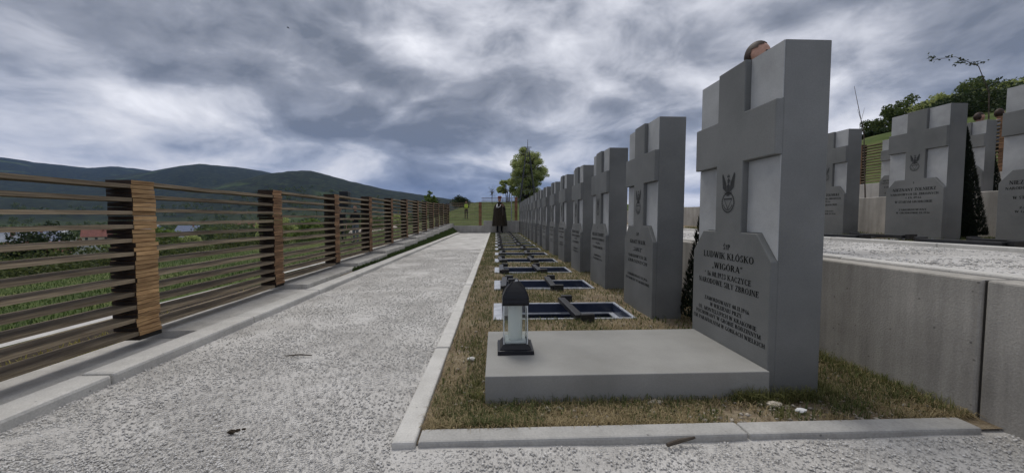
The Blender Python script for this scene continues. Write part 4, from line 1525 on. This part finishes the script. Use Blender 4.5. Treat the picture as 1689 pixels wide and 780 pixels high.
# ------------------------------------------------------------------ village in the valley
def house(az, r, w, d, h, rot, wall, roof, label, dz=0.0, lift=0.0):
    x, y = polar(az, r)
    z = gz(x, y) + dz
    t = thing('house', label, 'house', (x, y, z), R(rot), 'houses in the valley')
    MB().box(-w / 2, w / 2, -d / 2, d / 2, -2, h).build('wall', wall, t)
    rh = d * 0.42
    o = 0.5
    m = MB()
    m.v += [(-w / 2 - o, -d / 2 - o, h - 0.2), (w / 2 + o, -d / 2 - o, h - 0.2), (w / 2 + o, d / 2 + o, h - 0.2), (-w / 2 - o, d / 2 + o, h - 0.2), (-w / 2 - o, 0, h + rh), (w / 2 + o, 0, h + rh)]
    for q in ([0, 1, 5, 4], [2, 3, 4, 5], [0, 4, 3], [1, 2, 5], [0, 3, 2, 1]):
        m.face(q)
    rf = m.build('roof', roof, t)
    MB().box(w * 0.2, w * 0.2 + 0.6, -0.9, -0.3, h + rh * 0.3, h + rh + 0.6).build('chimney', M['chim'], rf)
    nwin = max(2, int(w / 2.6))
    for s in (-1, 1):
        for i in range(nwin):
            cx = -w / 2 + (i + 0.5) * w / nwin
            MB().box(cx - 0.5, cx + 0.5, s * d / 2 - 0.04, s * d / 2 + 0.04, h * 0.45, h * 0.45 + 1.3).build('window', M['pane'], t)


M['chim'] = plain('chimney_brick', (0.22, 0.1, 0.07), 0.9)
M['pane'] = plain('dark_pane', (0.03, 0.035, 0.04), 0.15, 0.5)
WH = noise_mat('house_plaster', (0.50, 0.49, 0.46), (0.62, 0.61, 0.58), 0.5, 0.9)
CR = noise_mat('house_cream', (0.45, 0.40, 0.30), (0.55, 0.49, 0.38), 0.5, 0.9)
RED = noise_mat('roof_red', (0.13, 0.05, 0.038), (0.22, 0.085, 0.062), 1.2, 0.85)
GREY = noise_mat('roof_grey', (0.20, 0.22, 0.25), (0.32, 0.34, 0.38), 1.2, 0.7)
BLUE = noise_mat('roof_blue', (0.10, 0.12, 0.18), (0.17, 0.20, 0.28), 1.2, 0.6)
BRWN = noise_mat('roof_brown', (0.12, 0.08, 0.06), (0.2, 0.13, 0.09), 1.2, 0.85)
PALE = noise_mat('roof_pale', (0.42, 0.43, 0.45), (0.55, 0.56, 0.58), 1.2, 0.6)
for a in [
        (-51.3, 150, 11, 8, 3.2, 20, CR, GREY, 'far left grey-roofed house low between trees'),
        (-49.6, 112, 8, 6, 2.4, 35, CR, RED, 'red-roofed house seen low behind the nearest fence bay'),
        (-48.7, 240, 13, 9, 3.6, 15, WH, PALE, 'white-roofed house high in the nearest fence bay'),
        (-49.8, 185, 12, 9, 3.4, 50, WH, BLUE, 'blue-grey roofed house among trees in the nearest fence bay'),
        (-46.6, 118, 10, 6, 2.0, -30, CR, PALE, 'long low white-roofed house left of the nearest fence post'),
        (-45.4, 290, 10, 8, 3.2, 40, CR, RED, 'small red-roofed house just left of the nearest fence post'),
        (-38.2, 330, 12, 9, 3.8, 10, WH, BLUE, 'dark-roofed white house in the second fence bay'),
        (-41.3, 360, 14, 10, 3.8, -20, WH, GREY, 'grey-roofed white house just right of the nearest post'),
        (-31.7, 420, 15, 11, 4.6, 30, WH, RED, 'white house with red roof beside the second fence post'),
        (-28.5, 300, 11, 9, 3.6, -15, WH, GREY, 'white house low in the third fence bay'),
        (-33.6, 520, 14, 11, 4.2, 0, CR, RED, 'distant red-roofed house below the hill'),
        (-52.8, 300, 13, 10, 3.8, 25, WH, BRWN, 'brown-roofed house at the left picture edge')]:
    house(*a)


# ---- trees in the valley: a few prototypes, copied one by one
protos = []
for i, (h, cr, mat) in enumerate(((9, 4.0, 'leaf_mid'), (7, 3.4, 'leaf_willow'), (11, 4.2, 'leaf_dark'), (6, 3.0, 'leaf_fresh'))):
    protos.append((h, cr, mat))
spots = []
rv = random.Random(5)
for i in range(60):
    spots.append((rv.uniform(-55, -14), rv.uniform(50, 190)))
spots.sort()
kinds = ['rounded mid green', 'loose pale green', 'tall dark green', 'small bright green']
NTH = ['first', 'second', 'third', 'fourth', 'fifth', 'sixth', 'seventh', 'eighth', 'ninth', 'tenth']
src, used = [None] * 4, set()
for i, (az, r) in enumerate(spots):
    x, y = polar(az, r)
    if x > -16:
        continue
    k = rv.randrange(4)
    bay = sum(1 for yy in PY[1:] if az > math.degrees(math.atan2(FX(yy), yy)))
    dist = 'near' if r < 85 else 'midway' if r < 130 else 'far off'
    lab = '%s tree %s in valley, through %s bay of left fence' % (kinds[k], dist, NTH[min(bay, 9)])
    if lab in used:
        continue
    loc = (x, y, gz(x, y) - 0.9)
    sc = rv.uniform(0.55, 0.9)
    if loc[2] + protos[k][0] * sc > 0.75 + r * 0.012:      # keeps below the skyline of the hills
        continue
    used.add(lab)
    if src[k] is None:
        h, cr, mat = protos[k]
        src[k] = make_tree('valley_tree', lab, 'tree', loc, h, cr, h * 0.95, 3600, 0.24, M[mat], 'trees in the valley', clumps=44, seed=60 + k, airy=0.6)
        src[k].scale = (sc,) * 3
    else:
        dup(src[k], loc, lab, rotz=rv.uniform(0, 6), scale=sc)


def woodland():
    V, F = [], []
    cs, rs = [], []
    for i in range(2600):
        az = random.uniform(-60, 2)
        r = 180 * (900 / 180) ** random.random()
        x, y = polar(az, r)
        if vnoise(np.array([x / 60.0]), np.array([y / 60.0]), 77)[0] < 0.40 or x > -30:
            continue
        s = random.uniform(2.2, 4.5)
        z = gz(x, y)
        for j in range(3):
            cs.append((x + random.uniform(-s, s) * 0.6, y + random.uniform(-s, s) * 0.6, z + s * random.uniform(0.3, 1.5)))
            rs.append(s * random.uniform(0.6, 0.9))
    v, f = leaf_cloud(cs, rs, 90000, 0.75)
    tag(obj('woodland', np_mesh('woodland', v, f), M['leaf_mid']), 'far-off green woodland filling the valley below the hills', 'woodland', kind='stuff')


woodland()


def slope_shrubs():
    cs, rs = [], []
    for i in range(420):
        az, r = random.uniform(-62, -17), 17 + 60 * random.random() ** 1.3
        x, y = polar(az, r)
        if x > -12.5 or vnoise(np.array([x / 7.0]), np.array([y / 7.0]), 55)[0] < 0.42:
            continue
        h = random.uniform(0.5, 1.1) * (0.7 + r / 60)
        for j in range(4):
            cs.append((x + random.uniform(-.8, .8), y + random.uniform(-.8, .8), gz(x, y) + h * random.uniform(0.2, 0.9)))
            rs.append(h * random.uniform(0.5, 0.8))
    v, f = leaf_cloud(cs, rs, 60000, 0.075)
    tag(obj('shrubbery', np_mesh('shrubbery', v, f), M['leaf_scrub']), 'tangled olive shrubbery below the lawn beyond the left fence', 'shrubs', kind='stuff')


slope_shrubs()


# ------------------------------------------------------------------ steel lattice spire by the willow
def spire():
    x, y = 4.55, 54
    z0 = gz(x, y) - 0.1
    H = 11.9 - z0
    t = thing('lattice_spire', 'dark steel four-legged spire with a small crossbar before the willow', 'spire', (x, y, z0))
    apex = Vector((0, 0, H * 0.86))
    for sx in (-1, 1):
        for sy in (-1, 1):
            MB().tube([(sx * 1.15, sy * 1.15, 0), tuple(apex + Vector((sx * 0.16, sy * 0.16, 0)))], [0.075, 0.05], 6).build('leg', M['black_steel'], t)
    for fr in (0.25, 0.5, 0.72):
        s = 1.15 * (1 - fr) + 0.16 * fr
        z = H * 0.86 * fr
        m = MB()
        c = [(-s, -s, z), (s, -s, z), (s, s, z), (-s, s, z)]
        for a in range(4):
            m.tube([c[a], c[(a + 1) % 4]], 0.03, 5)
        m.build('brace', M['black_steel'], t)
    m = MB().tube([(0, 0, H * 0.72), (0, 0, H)], [0.07, 0.025], 6)
    m.build('mast', M['black_steel'], t)
    MB().tube([(-0.55, 0, H * 0.875), (0.55, 0, H * 0.875)], 0.045, 6).build('crossbar', M['black_steel'], t)


spire()


# ------------------------------------------------------------------ people
def skin_body(name, verts, edges, radii, levels=2):
    me = bpy.data.meshes.new('tmp')
    me.from_pydata(verts, edges, [])
    o = bpy.data.objects.new('tmp', me)
    COL.objects.link(o)
    o.modifiers.new('skin', 'SKIN')
    for i, r in enumerate(radii):
        sv = me.skin_vertices[0].data[i]
        sv.radius = (r, r) if isinstance(r, (int, float)) else r
        sv.use_root = (i == 0)
    s = o.modifiers.new('sub', 'SUBSURF')
    s.levels = s.render_levels = levels
    dg = bpy.context.evaluated_depsgraph_get()
    dg.update()
    out = bpy.data.meshes.new_from_object(o.evaluated_get(dg))
    out.name = name
    bpy.data.objects.remove(o)
    bpy.data.meshes.remove(me)
    return out


def head_mesh_into(v, f, c, s=1.0):
    """head with brow, nose, chin and ears facing -Y, appended to lists"""
    n0 = len(v)
    nu, nv = 22, 16
    for j in range(nv + 1):
        ph = math.pi * j / nv
        for i in range(nu):
            th = 2 * math.pi * i / nu
            dx, dy, dz = math.sin(ph) * math.sin(th), -math.sin(ph) * math.cos(th), math.cos(ph)
            rx, ry, rz = 0.076, 0.098, 0.118
            x, y, z = dx * rx, dy * ry, dz * rz
            if dz < 0:
                k = 1 + 0.30 * dz
                x *= k
                y = y * (1 + 0.12 * dz) if dy < 0 else y * k
            front = max(0, -dy)
            if abs(dx) < 0.25 and -0.35 < dz < 0.12 and front > 0.8:
                y -= 0.022 * (1 - abs(dx) / 0.25) * (1 - abs(dz + 0.18) / 0.35 if abs(dz + 0.18) < 0.35 else 0)
            if 0.18 < abs(dx) < 0.55 and 0.0 < dz < 0.2 and front > 0.6:
                y += 0.009
            if abs(dx) > 0.93 and -0.3 < dz < 0.15:
                x *= 1.14
            v.append((c[0] + x * s, c[1] + y * s, c[2] + z * s))
    for j in range(nv):
        for i in range(nu):
            a, b = n0 + j * nu + i, n0 + j * nu + (i + 1) % nu
            f.append((a, a + nu, b + nu, b))


def person(name, label, loc, rotz, height, mats, hair='hair', arms='down', seed=0, vest=None, extra=None):
    """mats: skin, top, trousers, shoes.  Body is one mesh, facing -Y before rotation."""
    t = thing(name, label, 'person', loc, rotz)
    k = height / 1.76
    J = {'pelvis': (0, 0, .95), 'waist': (0, 0, 1.08), 'chest': (0, 0, 1.28), 'neck0': (0, .01, 1.46), 'neck1': (0, 0, 1.56)}
    rad = {'pelvis': (.155, .115), 'waist': (.14, .105), 'chest': (.17, .12), 'neck0': (.075, .07), 'neck1': (.055, .055)}
    E = [('pelvis', 'waist'), ('waist', 'chest'), ('chest', 'neck0'), ('neck0', 'neck1')]
    for s, q in ((-1, 'l'), (1, 'r')):
        if arms == 'front':
            el, wr, ha = (s * .25, -.04, 1.12), (s * .10, -.22, 1.10), (s * .03, -.26, 1.10)
        elif arms == 'raise' and s == 1:
            el, wr, ha = (s * .26, -.10, 1.16), (s * .13, -.26, 1.32), (s * .09, -.30, 1.38)
        else:
            el, wr, ha = (s * .27, .02, 1.12), (s * .27, -.05, .88), (s * .26, -.07, .78)
        J.update({'sh' + q: (s * .19, 0, 1.40), 'el' + q: el, 'wr' + q: wr, 'ha' + q: ha,
                  'hip' + q: (s * .09, 0, .88), 'kn' + q: (s * .10, -.02, .50), 'an' + q: (s * .11, .02, .09), 'to' + q: (s * .13, -.15, .035)})
        rad.update({'sh' + q: .075, 'el' + q: .052, 'wr' + q: .035, 'ha' + q: (.045, .028), 'hip' + q: .098, 'kn' + q: .064, 'an' + q: .047, 'to' + q: .036})
        E += [('chest', 'sh' + q), ('sh' + q, 'el' + q), ('el' + q, 'wr' + q), ('wr' + q, 'ha' + q), ('pelvis', 'hip' + q), ('hip' + q, 'kn' + q), ('kn' + q, 'an' + q), ('an' + q, 'to' + q)]
    names = list(J)
    me = skin_body('body', [J[n] for n in names], [(names.index(a), names.index(b)) for a, b in E], [rad[n] for n in names])
    v = [tuple(p.co) for p in me.vertices]
    f = [tuple(p.vertices) for p in me.polygons]
    bpy.data.meshes.remove(me)
    # fingers: short separate chains ahead of each hand
    for q in 'lr':
        w, h = Vector(J['wr' + q]), Vector(J['ha' + q])
        d = (h - w).normalized()
        side = d.cross(Vector((0, 1, 0.2))).normalized()
        for i, ln in enumerate((.055, .07, .075, .068, .05)):
            mb = MB()
            st = h + side * (i - 2) * .016 + d * (.02 if i else -.02)
            bend = Vector((0, -.02, 0))
            mb.tube([st, st + d * ln * .5 + bend * .3, st + d * ln + bend], [.0095, .009, .007], 6)
            n0 = len(v)
            v += mb.v
            f += [tuple(n0 + x for x in ff) for ff in mb.f]
    head_mesh_into(v, f, (0, -0.01, 1.655))
    out = bpy.data.meshes.new('body')
    out.from_pydata([(a * k, b * k, c * k) for a, b, c in v], [], f)
    for m in mats:
        out.materials.append(m)
    hand = [Vector(J['ha' + q]) for q in 'lr']
    for p in out.polygons:
        c = p.center / k
        hd = min((c - h).length for h in hand)
        p.material_index = 0 if (c.z > 1.52 or hd < .085) else 3 if c.z < .10 else 2 if (c.z < .96 and abs(c.x) < .22) else 1
        p.use_smooth = True
    obj('body', out, mats, t)
    # hair cap
    hv, hf = [], []
    head_mesh_into(hv, hf, (0, -0.002, 1.662), 1.06)
    keep = []
    for ff in hf:
        c = sum((Vector(hv[i]) for i in ff), Vector()) / 4
        if c.z > 1.70 + (0.9 * (-c.y - 0.02) if c.y < -0.02 else 0) or (c.y > 0.01 and c.z > 1.60):
            keep.append(ff)
    hm = bpy.data.meshes.new('hair')
    hm.from_pydata([(a * k, b * k, c * k) for a, b, c in hv], [], keep)
    hm.polygons.foreach_set('use_smooth', [True] * len(hm.polygons))
    obj('hair', hm, M[hair], t)
    eye = MB()
    for s in (-1, 1):
        eye.tube([(s * .032 * k, -.098 * k, 1.668 * k), (s * .032 * k, -.089 * k, 1.668 * k)], .009 * k, 8)
    eye.build('eyes', M['black_plastic'], t)
    return t, k


DK = [M['skin'], M['dark_cloth'], M['dark_cloth'], M['black_plastic']]
GC = [M['skin'], M['grey_cloth'], M['dark_cloth'], M['black_plastic']]
person('person', 'person behind the nearest headstone, only brown hair and forehead showing above it', (2.18, 3.12, 0.50), R(30), 1.69, DK)
person('person', 'left of two people whose heads show above the topmost headstones', (11.55, 8.64, gz(11.55, 8.64)), R(75), 1.72, GC, 'hair')
person('person', 'right of two people whose heads show above the topmost headstones', (11.7, 8.38, gz(11.7, 8.38)), R(100), 1.72, GC, 'hair')
person('person', 'person in black standing beyond the left fence beside the loudspeaker stand', (-7.4, 18.2, gz(-7.4, 18.2)), R(40), 1.72, DK)
person('person', 'person in black with grey trousers beyond the left fence, right of the loudspeaker', (-6.6, 18.0, gz(-6.6, 18.0)), R(-20), 1.74,
       [M['skin'], M['dark_cloth'], M['grey_cloth'], M['black_plastic']], arms='front')

pol, k = person('person', 'policeman in yellow vest and dark trousers standing on the grass behind the end fence', (-2.9, 37, gz(-2.9, 37)), R(8), 1.76, DK, arms='front')
ring = lambda rx, ry, z, n=18, cx=0, cy=0: [(cx + rx * math.cos(6.2832 * i / n), cy + ry * math.sin(6.2832 * i / n), z) for i in range(n)]
MB().loft([ring(.185, .15, 1.02), ring(.19, .155, 1.2), ring(.205, .15, 1.36), ring(.15, .12, 1.47)], cap=False).build('vest', M['hivis'], pol, smooth=True)
MB().loft([ring(.105, .12, 1.72), ring(.125, .14, 1.76), ring(.12, .13, 1.80), ring(.05, .06, 1.81)]).build('cap', M['dark_cloth'], pol, smooth=True)

# soldier in cape and feathered hat
sol, k = person('person', 'soldier in long dark cape and feathered hat at the far end of the graves', (0.18, 18.55, 0.0), R(10), 1.72,
                [M['skin'], M['cape'], M['dark_cloth'], M['black_plastic']], arms='raise')
cp = MB()
rings = []
for z, rx, ry in ((1.47, .085, .085), (1.44, .15, .12), (1.36, .235, .17), (1.15, .28, .21), (.85, .315, .24), (.55, .345, .27), (.34, .365, .29)):
    rr_ = []
    for i in range(48):
        a = 2 * math.pi * i / 48
        wv = 1 + 0.06 * math.cos(9 * a + 0.7) * min(1, (1.45 - z) / .5) + 0.03 * math.cos(14 * a)
        rr_.append((rx * wv * math.cos(a), ry * wv * math.sin(a) + 0.0, z))
    rings.append(rr_)
cp.loft(rings, cap=False).build('cape', M['cape'], sol, smooth=True)
MB().loft([ring(.10, .09, 1.44), ring(.115, .105, 1.47), ring(.085, .085, 1.52)], cap=False).build('collar', M['cape'], sol, smooth=True)
hat = MB().loft([ring(.165, .175, 1.700, cy=-.01), ring(.168, .178, 1.708, cy=-.01), ring(.10, .115, 1.715, cy=-.01), ring(.095, .11, 1.77, cy=-.01), ring(.07, .085, 1.80, cy=-.01), ring(.02, .02, 1.805, cy=-.01)])
ho = hat.build('hat', M['felt_red'], sol, smooth=True)
MB().loft([[(.085, -.02, 1.72), (.11, -.02, 1.72), (.11, -.012, 1.72), (.085, -.012, 1.72)], [(.09, .0, 1.80), (.14, .0, 1.80), (.14, .008, 1.80), (.09, .008, 1.80)],
           [(.10, .05, 1.86), (.13, .05, 1.87), (.13, .055, 1.87), (.10, .055, 1.86)]]).build('feather', M['white_cloth'], ho)
# white cords on the chest and rifle held upright
cd = MB()
cd.tube([(-.13, -.14, 1.42), (-.16, -.20, 1.30), (-.10, -.235, 1.24), (-.02, -.225, 1.28), (.02, -.17, 1.38)], .016, 8)
cd.tube([(-.15, -.14, 1.40), (-.19, -.19, 1.26), (-.15, -.22, 1.22)], .012, 8)
cd.build('white_cord', M['white_cloth'], sol, smooth=True)
rf = thing('rifle', 'dark rifle held upright against the chest of the caped soldier', 'rifle', (0.18, 18.55, 0.0), R(10))
MB().tube([(.10, -.315, 1.05), (.10, -.315, 1.66)], .012, 8).build('barrel', M['black_steel'], rf)
MB().box(.082, .118, -.345, -.295, .86, 1.30).build('stock', M['bark'], rf, bevel=0.006)

# loudspeaker on its stand beyond the fence
ls = thing('loudspeaker', 'black loudspeaker on a thin tripod stand beyond the left fence', 'loudspeaker', (-6.75, 17.2, gz(-6.75, 17.2)))
zb = 1.75
MB().box(-.19, .19, -.17, .17, zb, zb + .68).build('cabinet', M['black_plastic'], ls, bevel=0.02)
MB().tube([(0, -.172, zb + .2), (0, -.178, zb + .2)], .14, 18).build('woofer', M['dark_cloth'], ls)
MB().tube([(0, 0, .3), (0, 0, zb)], .018, 8).build('pole', M['black_steel'], ls)
for a in range(3):
    MB().tube([(0, 0, .75), (.5 * math.cos(2.1 * a), .5 * math.sin(2.1 * a), .0)], .014, 6).build('leg', M['black_steel'], ls)

# bird in the sky
bird = MB()
bird.tube([(-.16, 0, 0), (-.05, 0, .02), (.1, 0, .01), (.2, 0, 0)], [.01, .045, .04, .01], 8)
bx_, by_, bz_ = 0, 0, 0
bird.loft([[(.07, 0, .03), (-.05, 0, .03), (-.05, 0, .02), (.07, 0, .02)], [(.05, .25, .12), (-.06, .25, .12), (-.06, .25, .115), (.05, .25, .115)], [(-.05, .5, .05), (-.08, .5, .05), (-.08, .5, .047), (-.05, .5, .047)]])
bird.loft([[(.07, 0, .03), (-.05, 0, .03), (-.05, 0, .02), (.07, 0, .02)], [(.05, -.25, .12), (-.06, -.25, .12), (-.06, -.25, .115), (.05, -.25, .115)], [(-.05, -.5, .05), (-.08, -.5, .05), (-.08, -.5, .047), (-.05, -.5, .047)]])
bo = bird.build('bird', M['dark_cloth'], loc=(-31.5, 60, 29.5))
bo.rotation_euler = (0.4, 0.2, 0.7)
bo.scale = (1.1,) * 3
tag(bo, 'small dark bird flying high below the clouds', 'bird')

# pale boulders beyond the fence, scraps in front
for i in range(6):
    x, y = polar(-20.5 + i * 1.1, 44 + i)
    bm = bmesh.new()
    bmesh.ops.create_icosphere(bm, subdivisions=2, radius=0.45)
    for vv in bm.verts:
        vv.co *= 1 + random.uniform(-.18, .18)
        vv.co.z *= 0.8
    me = bpy.data.meshes.new('boulder')
    bm.to_mesh(me)
    bm.free()
    o = obj('boulder', me, noise_mat('boulder_stone', (0.42, 0.34, 0.26), (0.6, 0.55, 0.48), 3, 0.9) if i == 0 else bpy.data.materials['boulder_stone'], loc=(x, y, gz(x, y) + 0.25))
    tag(o, 'pale boulder, %s from the left in a row beyond the left fence' % ['first', 'second', 'third', 'fourth', 'fifth', 'sixth'][i], 'boulder', 'pale boulders beyond the fence')


def rock(loc, s, mat, label, name='stone', cat='stone'):
    bm = bmesh.new()
    bmesh.ops.create_icosphere(bm, subdivisions=2, radius=1)
    for vv in bm.verts:
        vv.co *= 1 + random.uniform(-.2, .2)
        vv.co.x *= s[0]
        vv.co.y *= s[1]
        vv.co.z *= s[2]
    me = bpy.data.meshes.new(name)
    bm.to_mesh(me)
    bm.free()
    tag(obj(name, me, mat, loc=loc), label, cat)


rock((0.64, 1.455, 0.006), (.035, .014, .010), M['soil_stone'], 'flat grey stone lying against the foot of the pale slab')
rock((-0.13, 1.93, 0.015), (.022, .016, .012), M['kerb'], 'small pale stone in the grass left of the slab')
rock((1.17, 1.36, 0.012), (.024, .012, .008), M['white_cloth'], 'white scrap lying in the grass below the nearest headstone', 'litter', 'litter')
rock((1.10, 1.41, 0.012), (.03, .02, .009), M['soil_stone'], 'grey stone in the grass at the foot of the nearest headstone')
stick = MB().tube([(0.555, 1.165, .012), (0.60, 1.178, .016), (0.66, 1.19, .02)], [.006, .007, .004], 6)
tag(stick.build('stick', M['bark']), 'short brown stick lying on the gravel against the front kerb', 'stick')
tg = MB().tube([(-1.13, 2.03, .012), (-1.06, 2.04, .014), (-0.99, 2.03, .012)], [.003, .004, .003], 5)
tag(tg.build('twig', M['bark']), 'thin dark twig lying on the left part of the gravel path', 'twig')
clod = MB()
for dx, dy, r_ in ((0, 0, .010), (.014, .009, .007), (.031, .016, .005)):
    cb = bmesh.new()
    bmesh.ops.create_icosphere(cb, subdivisions=2, radius=r_)
    n0 = len(clod.v)
    clod.v += [(-.925 + dx + q.co.x * random.uniform(1.1, 1.7), 1.32 + dy + q.co.y * random.uniform(.6, 1.2), .003 + q.co.z * random.uniform(.4, .9)) for q in cb.verts]
    for ff in cb.faces:
        clod.face([n0 + q.index for q in ff.verts])
    cb.free()
tag(clod.build('clod', M['dark_soil']), 'crumbled dark clod of earth on the near part of the gravel path', 'clod')

# ------------------------------------------------------------------ haze
hm = bpy.data.materials.new('haze_air')
hm.use_nodes = True
ht = hm.node_tree
ht.nodes.clear()
ho_ = N(ht, 'ShaderNodeOutputMaterial')
pv = N(ht, 'ShaderNodeVolumePrincipled', i_Density=HAZE)
pv.inputs['Color'].default_value = (0.26, 0.46, 1.0, 1)
ht.links.new(pv.outputs[0], ho_.inputs['Volume'])
hz_o = MB().box(-6500, 6500, -3200, 6500, -60, 520).build('haze', hm)
tag(hz_o, 'thin bluish haze in the air over the valley and hills', 'haze', kind='stuff')
